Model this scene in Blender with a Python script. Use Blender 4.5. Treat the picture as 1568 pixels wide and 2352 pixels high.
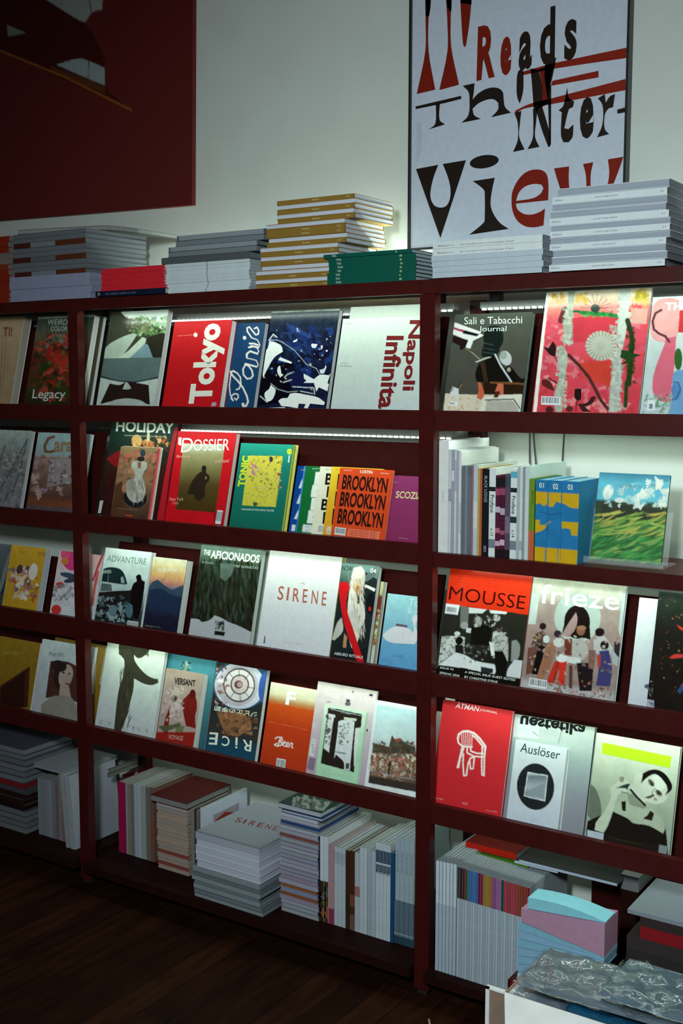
import bpy, math, random
import numpy as np
from mathutils import Vector, Matrix

for o in list(bpy.data.objects):
    bpy.data.objects.remove(o)
S = bpy.context.scene
COL = S.collection
random.seed(11)
RNG = np.random.RandomState(7)

# ---------------------------------------------------------------- camera
CAM_LOC = (1.39780, -2.44048, 1.50425)
CAM_YAW, CAM_PITCH, CAM_ROLL, CAM_F = 0.586204, -0.109699, 0.001378, 2673.0      # focal length in pixels of the 1568 x 2352 frame


def cam_axes(yaw, pitch, roll):
    f = np.array([-math.sin(yaw) * math.cos(pitch), math.cos(yaw) * math.cos(pitch), math.sin(pitch)])
    r = np.array([math.cos(yaw), math.sin(yaw), 0.0])
    u = np.cross(r, f)
    c, s = math.cos(roll), math.sin(roll)
    return c * r + s * u, -s * r + c * u, f


AR, AU, AF = cam_axes(CAM_YAW, CAM_PITCH, CAM_ROLL)
cam = bpy.data.cameras.new('camera')
cam.sensor_fit = 'VERTICAL'
cam.sensor_height = 36.0
cam.sensor_width = 24.0
cam.lens = CAM_F / 2352.0 * 36.0
cam.clip_start = 0.05
co = bpy.data.objects.new('camera', cam)
co.matrix_world = Matrix(((AR[0], AU[0], -AF[0], CAM_LOC[0]), (AR[1], AU[1], -AF[1], CAM_LOC[1]), (AR[2], AU[2], -AF[2], CAM_LOC[2]), (0, 0, 0, 1)))
COL.objects.link(co)
S.camera = co

# ---------------------------------------------------------------- light and exposure
S.view_settings.view_transform = 'Standard'
S.view_settings.look = 'None'
S.view_settings.gamma = 1.0
S.view_settings.exposure = 0.0
S.view_settings.use_curve_mapping = False
S.cycles.max_bounces = 8
S.cycles.transparent_max_bounces = 12
S.cycles.caustics_reflective = False
S.cycles.caustics_refractive = False
S.cycles.sample_clamp_indirect = 4.0
S.cycles.use_denoising = True
W = bpy.data.worlds.new('dim_room')
S.world = W
W.use_nodes = True
W.node_tree.nodes['Background'].inputs[0].default_value = (0.55, 0.40, 0.40, 1)
W.node_tree.nodes['Background'].inputs[1].default_value = 0.050


def area(name, loc, target, sx, sy, power, color, spread=180):
    l = bpy.data.lights.new(name, 'AREA')
    l.shape = 'RECTANGLE'
    l.size, l.size_y, l.energy, l.color = sx, sy, power, color
    l.spread = math.radians(spread)
    o = bpy.data.objects.new(name, l)
    o.location = loc
    o.rotation_euler = (Vector(target) - Vector(loc)).to_track_quat('-Z', 'Y').to_euler()
    COL.objects.link(o)
    return o


def spot(name, loc, target, power, color, angle, blend, radius):
    l = bpy.data.lights.new(name, 'SPOT')
    l.energy, l.color, l.spot_size, l.spot_blend, l.shadow_soft_size = power, color, math.radians(angle), blend, radius
    o = bpy.data.objects.new(name, l)
    o.location = loc
    o.rotation_euler = (Vector(target) - Vector(loc)).to_track_quat('-Z', 'Y').to_euler()
    COL.objects.link(o)
    return o


# added fill spot near the camera giving frontal light and falloff, cool white
spot('front_fill_spot', (0.95, -2.6, 2.0), (0.0, 0.1, 1.0), 245.0, (0.83, 0.97, 1.0), 92, 1.0, 0.15)
LED_COLOR = (0.81, 1.0, 0.86)
# strength of the strip light in each bay (far left, middle, right) of rows 1..4
LED_POWER = {0: (0.15, 0.15, 0.15, 0.15), 1: (.98, .96, .92, .95), 2: (.84, .95, .95, .92)}
MAGS = {  # row, left X, right X, height above the ledge, gap to the front, thickness
    'tan_right': (1, -1.7000, -1.5000, 0.3030, 0.0120, 0.0300),
    'legacy': (1, -1.4373, -1.1900, 0.2989, 0.0120, 0.0220),
    'stroke': (2, -1.6800, -1.4698, 0.2653, 0.0120, 0.0140),
    'cmag': (2, -1.4333, -1.2000, 0.2619, 0.0060, 0.0120),
    'yellow': (3, -1.5568, -1.3972, 0.2134, 0.0040, 0.0260),
    'pinkfl': (3, -1.3559, -1.1617, 0.2085, 0.0220, 0.0120),
    'wedge': (4, -1.6600, -1.4578, 0.2231, 0.0200, 0.0120),
    'portrait': (4, -1.4307, -1.1950, 0.2447, 0.0020, 0.0120),
    'table': (1, -1.1173, -0.8884, 0.3117, 0.0060, 0.0200),
    'tokyo': (1, -0.8523, -0.6430, 0.2661, 0.0000, 0.0220),
    'paris': (1, -0.6811, -0.5450, 0.2564, 0.0226, 0.0180),
    'blue': (1, -0.5138, -0.2946, 0.2840, 0.0040, 0.0180),
    'napoli': (1, -0.2796, -0.0100, 0.2570, 0.0040, 0.0140),
    'napoliback': (1, -0.2737, -0.0300, 0.2895, 0.0240, 0.0120),
    'holiday': (2, -1.1368, -0.8704, 0.3015, 0.0220, 0.0140),
    'dress': (2, -1.0672, -0.9181, 0.2284, 0.0040, 0.0095),
    'dossier': (2, -0.8505, -0.6351, 0.2802, 0.0020, 0.0180),
    'tonic': (2, -0.6146, -0.4364, 0.2521, 0.0020, 0.0120),
    'tonicback': (2, -0.6000, -0.4313, 0.2507, 0.0150, 0.0050),
    'c_blue': (2, -0.4400, -0.2850, 0.1925, 0.0400, 0.0080),
    'c_green': (2, -0.4060, -0.2475, 0.1946, 0.0300, 0.0080),
    'c_cream': (2, -0.3525, -0.1935, 0.1957, 0.0210, 0.0080),
    'c_yellow': (2, -0.3095, -0.1510, 0.1974, 0.0120, 0.0080),
    'brook': (2, -0.2772, -0.1157, 0.1964, 0.0030, 0.0080),
    'scozia': (2, -0.1470, -0.0080, 0.1825, 0.0140, 0.0100),
    'advan': (3, -1.1389, -0.9513, 0.2379, 0.0020, 0.0200),
    'sunset': (3, -0.9499, -0.8177, 0.2248, 0.0100, 0.0300),
    'afic': (3, -0.7660, -0.5460, 0.2753, 0.0020, 0.0170),
    'sirene': (3, -0.5193, -0.2814, 0.2824, 0.0000, 0.0200),
    'dog': (3, -0.2831, -0.1696, 0.2650, 0.0060, 0.0200),
    'sliver': (3, -0.3200, -0.1605, 0.2220, 0.0266, 0.0180),
    'swan': (3, -0.1302, -0.0040, 0.1992, 0.0020, 0.0120),
    'cypress': (4, -1.1465, -0.9084, 0.2682, 0.0010, 0.0120),
    'mustard': (4, -1.4000, -1.1653, 0.2493, 0.0260, 0.0120),
    'teal': (4, -0.9280, -0.7347, 0.2590, 0.0280, 0.0120),
    'versant': (4, -0.8969, -0.7544, 0.2234, 0.0020, 0.0250),
    'rice': (4, -0.7107, -0.5315, 0.2661, 0.0020, 0.0180),
    'beer': (4, -0.5236, -0.3628, 0.2321, 0.0170, 0.0120),
    'seeall': (4, -0.3623, -0.1735, 0.2585, 0.0090, 0.0070),
    'arch': (4, -0.3248, -0.1923, 0.2038, 0.0000, 0.0080),
    'town': (4, -0.1710, -0.0060, 0.2380, 0.0020, 0.0120),
    'sali': (1, 0.0472, 0.2509, 0.2577, 0.0020, 0.0160),
    'pink': (1, 0.2787, 0.5285, 0.3117, 0.0040, 0.0080),
    'tbird': (1, 0.5320, 0.7500, 0.2817, 0.0060, 0.0100),
    'mousse': (3, 0.0398, 0.2612, 0.2799, 0.0020, 0.0120),
    'frieze': (3, 0.2631, 0.4923, 0.2773, 0.0040, 0.0120),
    'white3': (3, 0.5222, 0.6600, 0.2540, 0.0120, 0.0140),
    'dark3': (3, 0.5681, 0.7900, 0.2743, 0.0020, 0.0090),
    'atmanback': (4, 0.0040, 0.2000, 0.2323, 0.0160, 0.0100),
    'atman': (4, 0.0252, 0.2172, 0.2690, 0.0020, 0.0120),
    'aest': (4, 0.2115, 0.4206, 0.2571, 0.0226, 0.0140),
    'ausl': (4, 0.2339, 0.3660, 0.2033, 0.0020, 0.0200),
    'man': (4, 0.4325, 0.6296, 0.2521, 0.0040, 0.0140),
    'slate': (3, -1.7600, -1.5640, 0.2120, 0.0080, 0.0120),
    'dressback': (2, -1.0672, -0.9150, 0.2290, 0.0140, 0.0070),
    'aficback': (3, -0.7660, -0.5420, 0.2740, 0.0235, 0.0100),
    'legacyback': (1, -1.4300, -1.1800, 0.2950, 0.0400, 0.0120),
}
# ---------------------------------------------------------------- printed artwork
# crop = (x0, y0, scale) of the traced units;  raster: bg g p e l n s k ; crisp ink shapes: t o bar
C4 = (180, 660, 3.409); C5 = (560, 660, 3.484); D1 = (0, 940, 3.564); D2 = (200, 940, 4.126); D3 = (520, 980, 3.267)
D4 = (980, 980, 2.667); D5 = (180, 1220, 3.564); D6 = (560, 1230, 3.564); E1 = (0, 1420, 3.92); E2 = (180, 1460, 3.564)
E3 = (560, 1500, 3.564); E4 = (960, 1580, 2.579); E5 = (180, 1700, 3.409); H1 = (980, 640, 6.03); H2 = (1210, 640, 4.38)
H3 = (1180, 1300, 4.041); H4 = (980, 1290, 5.807); H5 = (1300, 1660, 5.851); H6 = (700, 1540, 5.6); A1 = (0, 480, 3.136)
P2 = (920, 0, 2.8); Q1 = (0, 0, 3.267)
ART = {}
ART['tan_right'] = (A1, [('bg', 'a08868'), ('l', '8a6a50', 5, [(20, 900), (0, 1350)]), ('l', '8a6a50', 4, [(50, 850), (20, 1300)]),
    ('t', 'TI!', '6e3c28', (20, 920), (88, 920), (24, 850), .02), ('n', .12, 9)])
ART['legacy'] = (A1, [('g', [(0, 'b9c4b8'), (.03, '2c3a2e'), (.2, '4c4838'), (.45, '5a2418'), (.8, '2e3416'), (1, '241c10')]),
    ('p', '6a665a', [(330, 905), (490, 905), (480, 1010), (330, 1005)]), ('e', '8c2016', 395, 1030, 60, 80, .5), ('e', 'a02a1c', 440, 1100, 55, 60, .3),
    ('e', '2a3416', 330, 1160, 50, 70, 0), ('s', ['9a1c12', '7c1a12', 'b04030', '34401c', '565020', '1c1c14'], 130, 6, 22, (230, 900, 500, 1380)),
    ('n', .35, 12), ('t', 'WEIRD', '9aa79c', (340, 835), (485, 835), (345, 795), .01), ('t', 'COLOR', '9aa79c', (365, 880), (485, 880), (368, 845), .01),
    ('t', 'Legacy', 'c0c2b8', (228, 1385), (465, 1385), (240, 1300), .012)])
ART['stroke'] = (D1, [('g', [(0, '93a09c'), (.35, '74706c'), (1, '7c7884')]), ('n', .3, 14), ('l', '2a4a58', 9, [(225, 245), (100, 480), (10, 640)]),
    ('l', '2a4a58', 8, [(225, 245), (170, 470), (90, 720)]), ('l', '34505c', 8, [(45, 290), (0, 420)]), ('s', ['5c5450', '8a8684', 'a09898'], 80, 5, 20, (0, 350, 240, 800))])
ART['cmag'] = (D1, [('g', [(0, '8fa6ac'), (.28, '8b9a9a'), (.3, '8a6f62'), (.75, '5a3c34'), (.85, '7a4426'), (.93, '4c4c5c'), (1, '8b93a0')]),
    ('s', ['9c7468', '7a5248', 'b0988c', '583c38', '94808a'], 60, 10, 30, (240, 390, 590, 690)), ('p', '8f8284', [(410, 410), (590, 400), (585, 600), (380, 640)]),
    ('s', ['4a3c48', 'b8b0ac', '6c504c'], 30, 6, 14, (400, 430, 590, 620)), ('n', .2, 10),
    ('l', '6e4a34', 22, [(440, 225), (395, 240), (365, 300), (370, 345), (410, 350), (450, 340)]), ('t', 'ara', '8a7058', (440, 350), (590, 350), (445, 265), .03)])
ART['yellow'] = (D1, [('bg', 'c99a2a'), ('s', ['e0c8b4', 'c07060', '5a4a4c', 'f0e8dc', '7c6a70', 'a8483c', 'd8c8c0'], 70, 10, 26, (90, 1290, 300, 1540)),
    ('e', 'e0d8d0', 270, 1330, 35, 70, .2), ('e', '4a3a40', 160, 1310, 24, 40, .3), ('n', .12, 12), ('t', 'Apart', '9a7a24', (160, 1180), (215, 1187), (162, 1150), 0),
    ('t', 'VOL 3', '7a5c20', (305, 1195), (410, 1208), (310, 1165), .01)])
ART['pinkfl'] = (D1, [('g', [(0, 'd8b4ac'), (.3, 'd8c8cc'), (1, 'd2d8dc')]), ('e', 'd83a7c', 590, 1240, 75, 80, 0), ('e', 'e0507c', 540, 1180, 40, 50, .4),
    ('e', 'd08038', 530, 1245, 30, 28, 0), ('e', '3c4a60', 560, 1360, 70, 22, .2), ('e', '344456', 580, 1400, 60, 20, -.2), ('e', 'cc3c34', 490, 1440, 36, 26, 0),
    ('e', 'd83a34', 460, 1640, 40, 40, .5), ('s', ['6c7480', 'a8b4b8', '889098'], 40, 8, 18, (400, 1440, 600, 1560)), ('p', 'e8b8b0', [(745, 1160), (870, 1165), (820, 1300), (745, 1290)]),
    ('l', 'c03a48', 16, [(845, 1180), (800, 1290), (760, 1400)]), ('l', 'd06050', 22, [(800, 1330), (770, 1480), (755, 1600)]), ('n', .12, 10)])
ART['wedge'] = (E1, [('bg', '8a6a1c'), ('p', '4a2418', [(0, 610), (270, 430), (250, 800), (0, 830)]), ('p', '30160f', [(0, 640), (225, 480), (215, 800), (0, 815)]), ('n', .15, 14),
    ('t', 'APARTAMENTO', 'a08848', (30, 330), (210, 330), (32, 300), .005)])
ART['portrait'] = (E1, [('g', [(0, 'b8c4c4'), (1, 'b4b4bc')]), ('p', '4c2c26', [(455, 385), (600, 390), (690, 430), (695, 760), (560, 700), (410, 720)]),
    ('e', '30201c', 560, 520, 75, 120, .2), ('e', 'b09a8c', 592, 520, 62, 105, .25), ('e', '30201c', 530, 430, 70, 50, .3), ('p', 'a89488', [(540, 600), (620, 610), (640, 720), (530, 720)]),
    ('p', '8c887c', [(370, 780), (480, 700), (640, 710), (695, 800), (695, 940), (370, 900)]), ('e', '40302c', 570, 490, 14, 8, .2), ('e', '40302c', 625, 500, 12, 8, .2),
    ('e', '7c3c34', 605, 590, 20, 8, .2), ('n', .14, 9), ('t', 'Perdiz', '707880', (440, 340), (570, 345), (445, 300), 0)])
ART['table'] = (C4, [('bg', '3e4034'), ('p', 'e4efe4', [(345, 160), (780, 160), (700, 380), (640, 320), (450, 270), (380, 240), (335, 200)]),
    ('s', ['4c7a3c', '6e9a58', '86a878', '3c5430', 'a8c49c'], 90, 8, 24, (430, 240, 720, 370)), ('s', ['6a6448', '7c8c5c', '4c4c38'], 40, 8, 22, (380, 250, 560, 350)),
    ('p', '2c2a20', [(535, 400), (640, 360), (690, 360), (670, 560), (590, 560), (545, 450)]), ('p', 'b0bfae', [(200, 555), (215, 470), (320, 400), (430, 360), (460, 370), (400, 460), (330, 555)]),
    ('p', 'c4d0bc', [(330, 540), (500, 390), (530, 400), (520, 440), (400, 555), (200, 556)]), ('p', '7c98a0', [(400, 555), (520, 440), (545, 450), (585, 555)]),
    ('p', '5c706c', [(200, 556), (665, 548), (645, 690), (560, 715), (440, 735), (320, 730), (170, 690)]), ('p', 'c2cdc4', [(165, 705), (300, 735), (440, 745), (640, 705), (600, 930), (130, 930)]),
    ('p', '2a1c16', [(245, 752), (320, 765), (370, 740), (345, 800), (365, 795), (385, 740), (440, 745), (550, 765), (560, 920), (520, 910), (360, 870), (250, 895), (170, 915)]),
    ('p', 'b4beb4', [(385, 745), (415, 790), (390, 800), (355, 800)]), ('e', 'b0b8b0', 380, 925, 150, 55, 0), ('l', '24343c', 9, [(180, 700), (320, 735), (450, 742), (640, 705)]), ('n', .12, 7)])
ART['tokyo'] = (C4, [('bg', 'c8121a'), ('t', 'Tokyo', 'f0ecdc', (1092, 906), (1172, 280), (862, 912), .045), ('l', 'e07068', 5, [(775, 380), (900, 372)]),
    ('e', 'f4f0e0', 917, 372, 15, 17, 0), ('p', 'a8a8b8', [(1045, 902), (1080, 900), (1076, 928), (1040, 930)]), ('n', .04, 20)])
ART['paris'] = (C4, [('bg', '133f68'), ('n', .06, 16),
    ('l', 'f4ece4', 9, [(1222, 868), (1235, 882), (1252, 862), (1248, 838), (1222, 832), (1200, 848), (1196, 872), (1212, 888)]), ('l', 'f4ece4', 8, [(1212, 888), (1188, 840), (1182, 770), (1190, 700), (1200, 662), (1216, 652), (1232, 668)]),
    ('l', 'f4ece4', 13, [(1186, 655), (1205, 690), (1250, 735), (1290, 790), (1318, 850), (1328, 895), (1312, 928), (1290, 932)]), ('e', 'f4ece4', 1288, 916, 11, 12, 0),
    ('l', 'f4ece4', 10, [(1204, 655), (1240, 668), (1268, 705), (1272, 760), (1256, 795), (1236, 800)]),
    ('l', 'f4ece4', 12, [(1308, 604), (1288, 640), (1292, 685), (1320, 716), (1350, 712), (1366, 690), (1358, 650), (1332, 615), (1308, 604)]), ('l', 'f4ece4', 13, [(1306, 598), (1350, 610), (1395, 622)]), ('l', 'f4ece4', 7, [(1395, 622), (1408, 606), (1392, 572), (1350, 560)]),
    ('l', 'f4ece4', 7, [(1350, 560), (1322, 556), (1312, 530), (1330, 508)]), ('l', 'f4ece4', 13, [(1318, 548), (1318, 520), (1345, 500), (1400, 520)]), ('l', 'f4ece4', 7, [(1400, 520), (1412, 500), (1395, 470), (1350, 455)]),
    ('l', 'f4ece4', 13, [(1334, 470), (1370, 462), (1408, 472)]), ('e', 'f4ece4', 1300, 395, 13, 14, 0), ('l', 'f4ece4', 7, [(1408, 472), (1420, 450), (1400, 410), (1355, 395)]),
    ('l', 'f4ece4', 13, [(1340, 440), (1372, 440), (1404, 452)]), ('l', 'f4ece4', 10, [(1355, 395), (1322, 345), (1320, 318), (1338, 310), (1362, 340), (1388, 372), (1408, 366), (1412, 340), (1398, 312), (1378, 322)])])
ART['blue'] = (C5, [('g', [(0, 'aab4a8'), (.02, '1c2a38'), (.14, '1a2438'), (.6, '141a34'), (1, '161e3a')]), ('n', .55, 16), ('st', ['2c4480', '24386c', '1c2c5c'], 40, 60, 14, .6, .8, (340, 330, 600, 500)), ('n', .3, 9),
    ('e', '14142a', 620, 520, 70, 60, 0), ('p', '0c0a14', [(150, 720), (270, 570), (420, 600), (470, 760), (430, 900), (120, 950)]), ('p', '131c44', [(330, 650), (470, 640), (600, 740), (560, 800), (380, 820)]),
    ('s', ['1a2c60', '0c0c18', '243c7c', '101830'], 60, 10, 36, (150, 330, 700, 700)),
    ('o', 'f0f4ec', [(205, 430), (250, 440), (300, 470), (312, 515), (245, 560), (185, 660), (155, 725), (150, 690), (180, 500), (190, 490)]),
    ('o', 'f0f4ec', [(290, 558), (385, 598), (380, 612), (275, 582)]), ('o', 'f0f4ec', [(272, 640), (290, 625), (300, 690), (318, 700), (290, 722), (268, 680)]),
    ('o', 'f0f4ec', [(478, 690), (560, 735), (610, 700), (688, 705), (668, 765), (680, 775), (668, 832), (600, 800), (580, 835), (560, 765), (478, 765), (500, 745), (482, 730)]),
    ('o', 'f0f4ec', [(170, 840), (200, 815), (215, 780), (255, 815), (250, 850), (225, 900), (185, 918), (165, 870)]),
    ('o', 'f0f4ec', [(275, 910), (300, 890), (350, 885), (370, 850), (420, 845), (500, 860), (590, 880), (648, 920), (640, 942), (530, 930), (510, 968), (480, 965), (495, 935), (440, 930), (430, 968), (360, 955), (300, 950)]),
    ('o', 'dfe8ea', [(175, 965), (330, 958), (325, 968), (175, 970)]), ('o', 'e8ece8', [(392, 430), (430, 412), (425, 430), (400, 442)]), ('o', 'e8ece8', [(545, 450), (590, 455), (575, 485), (548, 485), (538, 465)]),
    ('o', 'd8e4ec', [(615, 465), (632, 465), (630, 490), (616, 488)]), ('o', 'd8e4ec', [(655, 500), (672, 502), (668, 516), (655, 514)]), ('o', 'd8e4ec', [(605, 660), (640, 650), (655, 620), (660, 640), (640, 690), (612, 690)]),
    ('s', ['f0f4ec', 'c8d4dc'], 40, 3, 8, (160, 330, 700, 900)), ('l', 'c8d8d0', 4, [(200, 425), (260, 420), (300, 435), (400, 500), (470, 580), (500, 615), (580, 650), (620, 720), (670, 775)]),
    ('l', 'b8ccd4', 5, [(215, 770), (270, 815), (350, 838), (430, 830)]), ('l', 'd8e4e0', 7, [(390, 795), (560, 805), (565, 855)]), ('l', 'd8e4e0', 6, [(450, 830), (550, 850)]),
    ('l', 'e0e8e4', 7, [(200, 425), (235, 375), (265, 400)]), ('l', 'c0ccd0', 9, [(325, 720), (350, 695), (385, 682)]), ('l', 'c0ccd0', 9, [(315, 760), (380, 740)]), ('l', 'd0dcdc', 8, [(130, 870), (185, 918)])])
ART['napoli'] = (C5, [('g', [(0, 'd8e4d4'), (1, 'c4ceca')]), ('tv', 'Napoli', '771b1c', (1300, 262), (1240, 828), (1422, 262), .03), ('tv', 'Infinita', '771b1c', (1142, 388), (1070, 972), (1282, 388), .03),
    ('t', 'Sergio', '8a948a', (775, 612), (835, 612), (776, 600), 0), ('t', 'De Sanctis', '8a948a', (768, 635), (862, 637), (770, 620), 0), ('t', 'Notturno', 'a0aaa0', (820, 294), (885, 294), (820, 284), 0)])
ART['napoliback'] = (C5, [('bg', 'd2dccc')])
ART['holiday'] = (D2, [('g', [(0, '22463c'), (.3, '1c2a22'), (.55, '3c1614'), (1, '2c1210')]), ('n', .3, 16), ('p', '8c1a1e', [(180, 470), (300, 390), (350, 420), (330, 560), (290, 560)]),
    ('p', 'c01c28', [(830, 180), (860, 170), (790, 560), (730, 1050), (660, 1050), (760, 500)]), ('e', 'd8b068', 470, 300, 50, 60, 0), ('e', 'c88448', 580, 330, 60, 40, .4), ('e', 'e8d8a8', 580, 260, 14, 50, 0),
    ('s', ['d8a860', 'e8c890', '8c4c24', 'c06830', '5c2a18'], 60, 6, 18, (410, 260, 780, 400)), ('t', 'HOLIDAY', 'f0f4e4', (272, 210), (822, 232), (279, 105), .03),
    ('l', 'a8b8a0', 5, [(355, 247), (735, 262)]), ('o', 'c8ccc4', [(122, 865), (155, 865), (130, 985), (102, 985)]), ('o', 'c8d0c0', [(285, 640), (310, 640), (295, 735), (272, 735)])])
ART['dress'] = (D2, [('g', [(0, '8c7850'), (.2, '8a6c4a'), (.45, '9a6c50'), (.6, '70503c'), (1, '3c2a1c')]), ('s', ['a85c48', '7c5640', 'b88068', '5c4030', '94744c'], 90, 10, 30, (300, 380, 660, 720)),
    ('p', '5a3824', [(270, 720), (330, 680), (380, 1000), (230, 1010)]), ('e', '1c1c22', 455, 840, 110, 90, .2), ('e', 'b8b4a8', 462, 770, 92, 115, 0), ('e', 'a8a094', 430, 720, 70, 60, 0), ('e', '9c948c', 500, 700, 45, 60, 0),
    ('p', 'b4b4a4', [(425, 500), (470, 488), (530, 490), (568, 505), (565, 555), (535, 600), (522, 670), (455, 670), (448, 590), (420, 550)]), ('p', '8c5444', [(478, 500), (512, 500), (508, 560), (484, 560)]), ('st', ['c8ccc0', '989488', '84786c'], 50, 50, 5, 1.5, .3, (400, 640, 545, 870)), ('e', '26201c', 510, 472, 36, 24, 0), ('e', '2c3848', 528, 415, 26, 36, 0), ('e', 'b87868', 350, 750, 22, 40, 0), ('n', .2, 8),
    ('t', 'CEREAL', 'c8685c', (355, 450), (480, 455), (357, 412), .03), ('t', 'CE', 'c8685c', (560, 465), (665, 470), (565, 420), .03), ('l', 'e04c2c', 10, [(370, 1005), (425, 1010)]), ('t', 'issue twenty', '8c7c68', (290, 950), (480, 965), (292, 930), 0)])
ART['slate'] = (D1, [('g', [(0, '5c6468'), (1, '3c4044')]), ('l', '7c8078', 30, [(90, 1180), (40, 1330), (0, 1480)]), ('l', '1c3454', 26, [(125, 1170), (80, 1330), (20, 1500)]), ('n', .15, 9)])
ART['dressback'] = (D2, [('bg', 'c8b8a0')])
ART['aficback'] = (D5, [('bg', '5c6c60')])
ART['legacyback'] = (A1, [('bg', '4c4838')])
ART['dossier'] = (D2, [('bg', 'd0101c'), ('p', '9a1020', [(1200, 980), (1290, 985), (1280, 1110), (1200, 1100)]),
    ('pg', [(0, 'd4d8c4'), (.15, 'a49c6c'), (.4, '7c7444'), (.6, '5c4420'), (.8, '4c3c14'), (1, '48300e')], [(915, 325), (1305, 335), (1215, 980), (840, 950)]),
    ('p', '2c2014', [(1085, 545), (1110, 535), (1130, 560), (1128, 600), (1160, 630), (1155, 680), (1120, 720), (1110, 830), (1060, 870), (1015, 850), (1020, 810), (945, 805), (990, 690), (1050, 610), (1085, 590)]),
    ('e', '1c1610', 1108, 555, 22, 22, 0), ('e', 'a8806c', 1125, 650, 8, 14, 0), ('n', .1, 8), ('o', 'f4f0e4', [(868, 268), (895, 266), (892, 340), (880, 345), (862, 330)]),
    ('t', 'D', 'f4f0e4', (888, 410), (995, 402), (905, 275), -.002), ('t', 'OSSIER', 'f4f0e4', (1005, 395), (1345, 390), (1012, 285), .0), ('t', 'Browns', 'f0b0a8', (850, 460), (980, 458), (852, 435), 0), ('t', 'and land', 'f0b0a8', (1210, 510), (1340, 505), (1215, 475), 0),
    ('t', 'New York', 'f0a8a0', (780, 868), (910, 868), (785, 835), 0), ('t', 'City', 'f0a8a0', (808, 908), (868, 908), (810, 875), 0), ('bar', (1212, 1085), (1265, 1090), (1235, 955))])
ART['tonic'] = (D3, [('g', [(0, '1f9a84'), (.25, '157a6c'), (1, '126654')]), ('p', 'd8cc48', [(165, 218), (422, 220), (368, 603), (117, 590)]),
    ('s', ['3c4c3c', 'a86060', 'c09090', '2c3838', '8c7c30', 'b8a830', '7c3840', 'd8c0b0', '50583c'], 150, 2.5, 8, (165, 222, 415, 470)), ('s', ['8c8030', '5c6030', 'a09038'], 60, 2, 5, (135, 440, 375, 585)),
    ('e', '2c3440', 335, 245, 14, 20, 0), ('e', 'b03c3c', 392, 358, 9, 14, 0), ('st', ['d09098', 'c07c88', 'b86470'], 14, 26, 6, 1.2, .6, (185, 270, 225, 360)), ('e', '3c5c2c', 215, 580, 18, 14, 0),
    ('tv', 'TONIC', 'd4dc30', (138, 452), (178, 220), (82, 448), .05), ('tv', '8', 'd4dc30', (490, 210), (490, 165), (455, 210), .05), ('o', 'd8ecdc', [(467, 215), (476, 215), (470, 270), (461, 270)]),
    ('t', 'A MAGAZINE OF FOOD, DRINK, WEATHER', 'd8ecdc', (110, 628), (357, 640), (111, 612), .01)])
ART['tonicback'] = (D3, [('bg', 'd8d060')])
ART['c_blue'] = (D3, [('bg', '0f4a9c'), ('p', 'e8f0f0', [(566, 395), (575, 395), (560, 462), (540, 462)]), ('p', 'e8f0f0', [(552, 505), (562, 505), (548, 580), (524, 576)]), ('p', 'e8f0f0', [(538, 625), (548, 625), (528, 695), (505, 692)]),
    ('p', '4c94d8', [(583, 290), (640, 290), (580, 800), (520, 795)]), ('p', 'e4ecec', [(492, 735), (520, 738), (512, 785), (484, 782)]), ('t', 'Lost', 'e8f0f0', (560, 328), (600, 328), (561, 318), .0)])
ART['c_green'] = (D3, [('bg', '0f6c34'), ('p', 'eef2ea', [(668, 340), (730, 340), (715, 440), (655, 437)]), ('p', 'eef2ea', [(645, 437), (720, 440), (690, 535), (630, 527)]), ('p', 'eef2ea', [(640, 535), (690, 535), (675, 628), (628, 625)]),
    ('p', 'eef2ea', [(617, 627), (680, 632), (655, 728), (602, 722)]), ('e', '0f6c34', 684, 485, 7, 10, 0), ('e', '0f6c34', 655, 680, 7, 10, 0), ('p', 'e4ecec', [(575, 733), (650, 738), (642, 795), (566, 788)]),
    ('s', ['405058'], 30, 2, 3, (580, 740, 645, 785)), ('t', 'Issue No 14', 'e8f0e8', (645, 320), (700, 320), (646, 309), .005)])
ART['c_cream'] = (D3, [('bg', 'ece8cc'), ('t', 'B', '181410', (738, 435), (790, 437), (748, 350), .03), ('t', 'I', '181410', (748, 530), (775, 532), (758, 447), .03), ('t', 'B', '181410', (708, 625), (760, 628), (718, 542), .03),
    ('t', 'I', '181410', (720, 728), (748, 730), (728, 640), .03), ('p', 'c8d0d0', [(690, 740), (730, 744), (724, 795), (684, 790)]), ('s', ['303840'], 25, 2, 3, (688, 745, 728, 790)), ('t', 'Issue 15', '605c50', (745, 322), (790, 324), (746, 312), 0)])
ART['c_yellow'] = (D3, [('g', [(0, 'f0cc30'), (1, 'e89a24')]), ('t', 'l', '1c140c', (826, 470), (842, 472), (838, 355), .05), ('t', 'l', '1c140c', (808, 598), (824, 600), (820, 485), .05), ('t', 'l', '1c140c', (788, 732), (804, 734), (800, 615), .05),
    ('p', 'e0e4dc', [(756, 748), (785, 752), (778, 805), (748, 800)]), ('s', ['303840'], 20, 2, 3, (756, 755, 780, 800)), ('t', 'Issue 16', 'a0702c', (820, 325), (850, 328), (821, 315), 0)])
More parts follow.
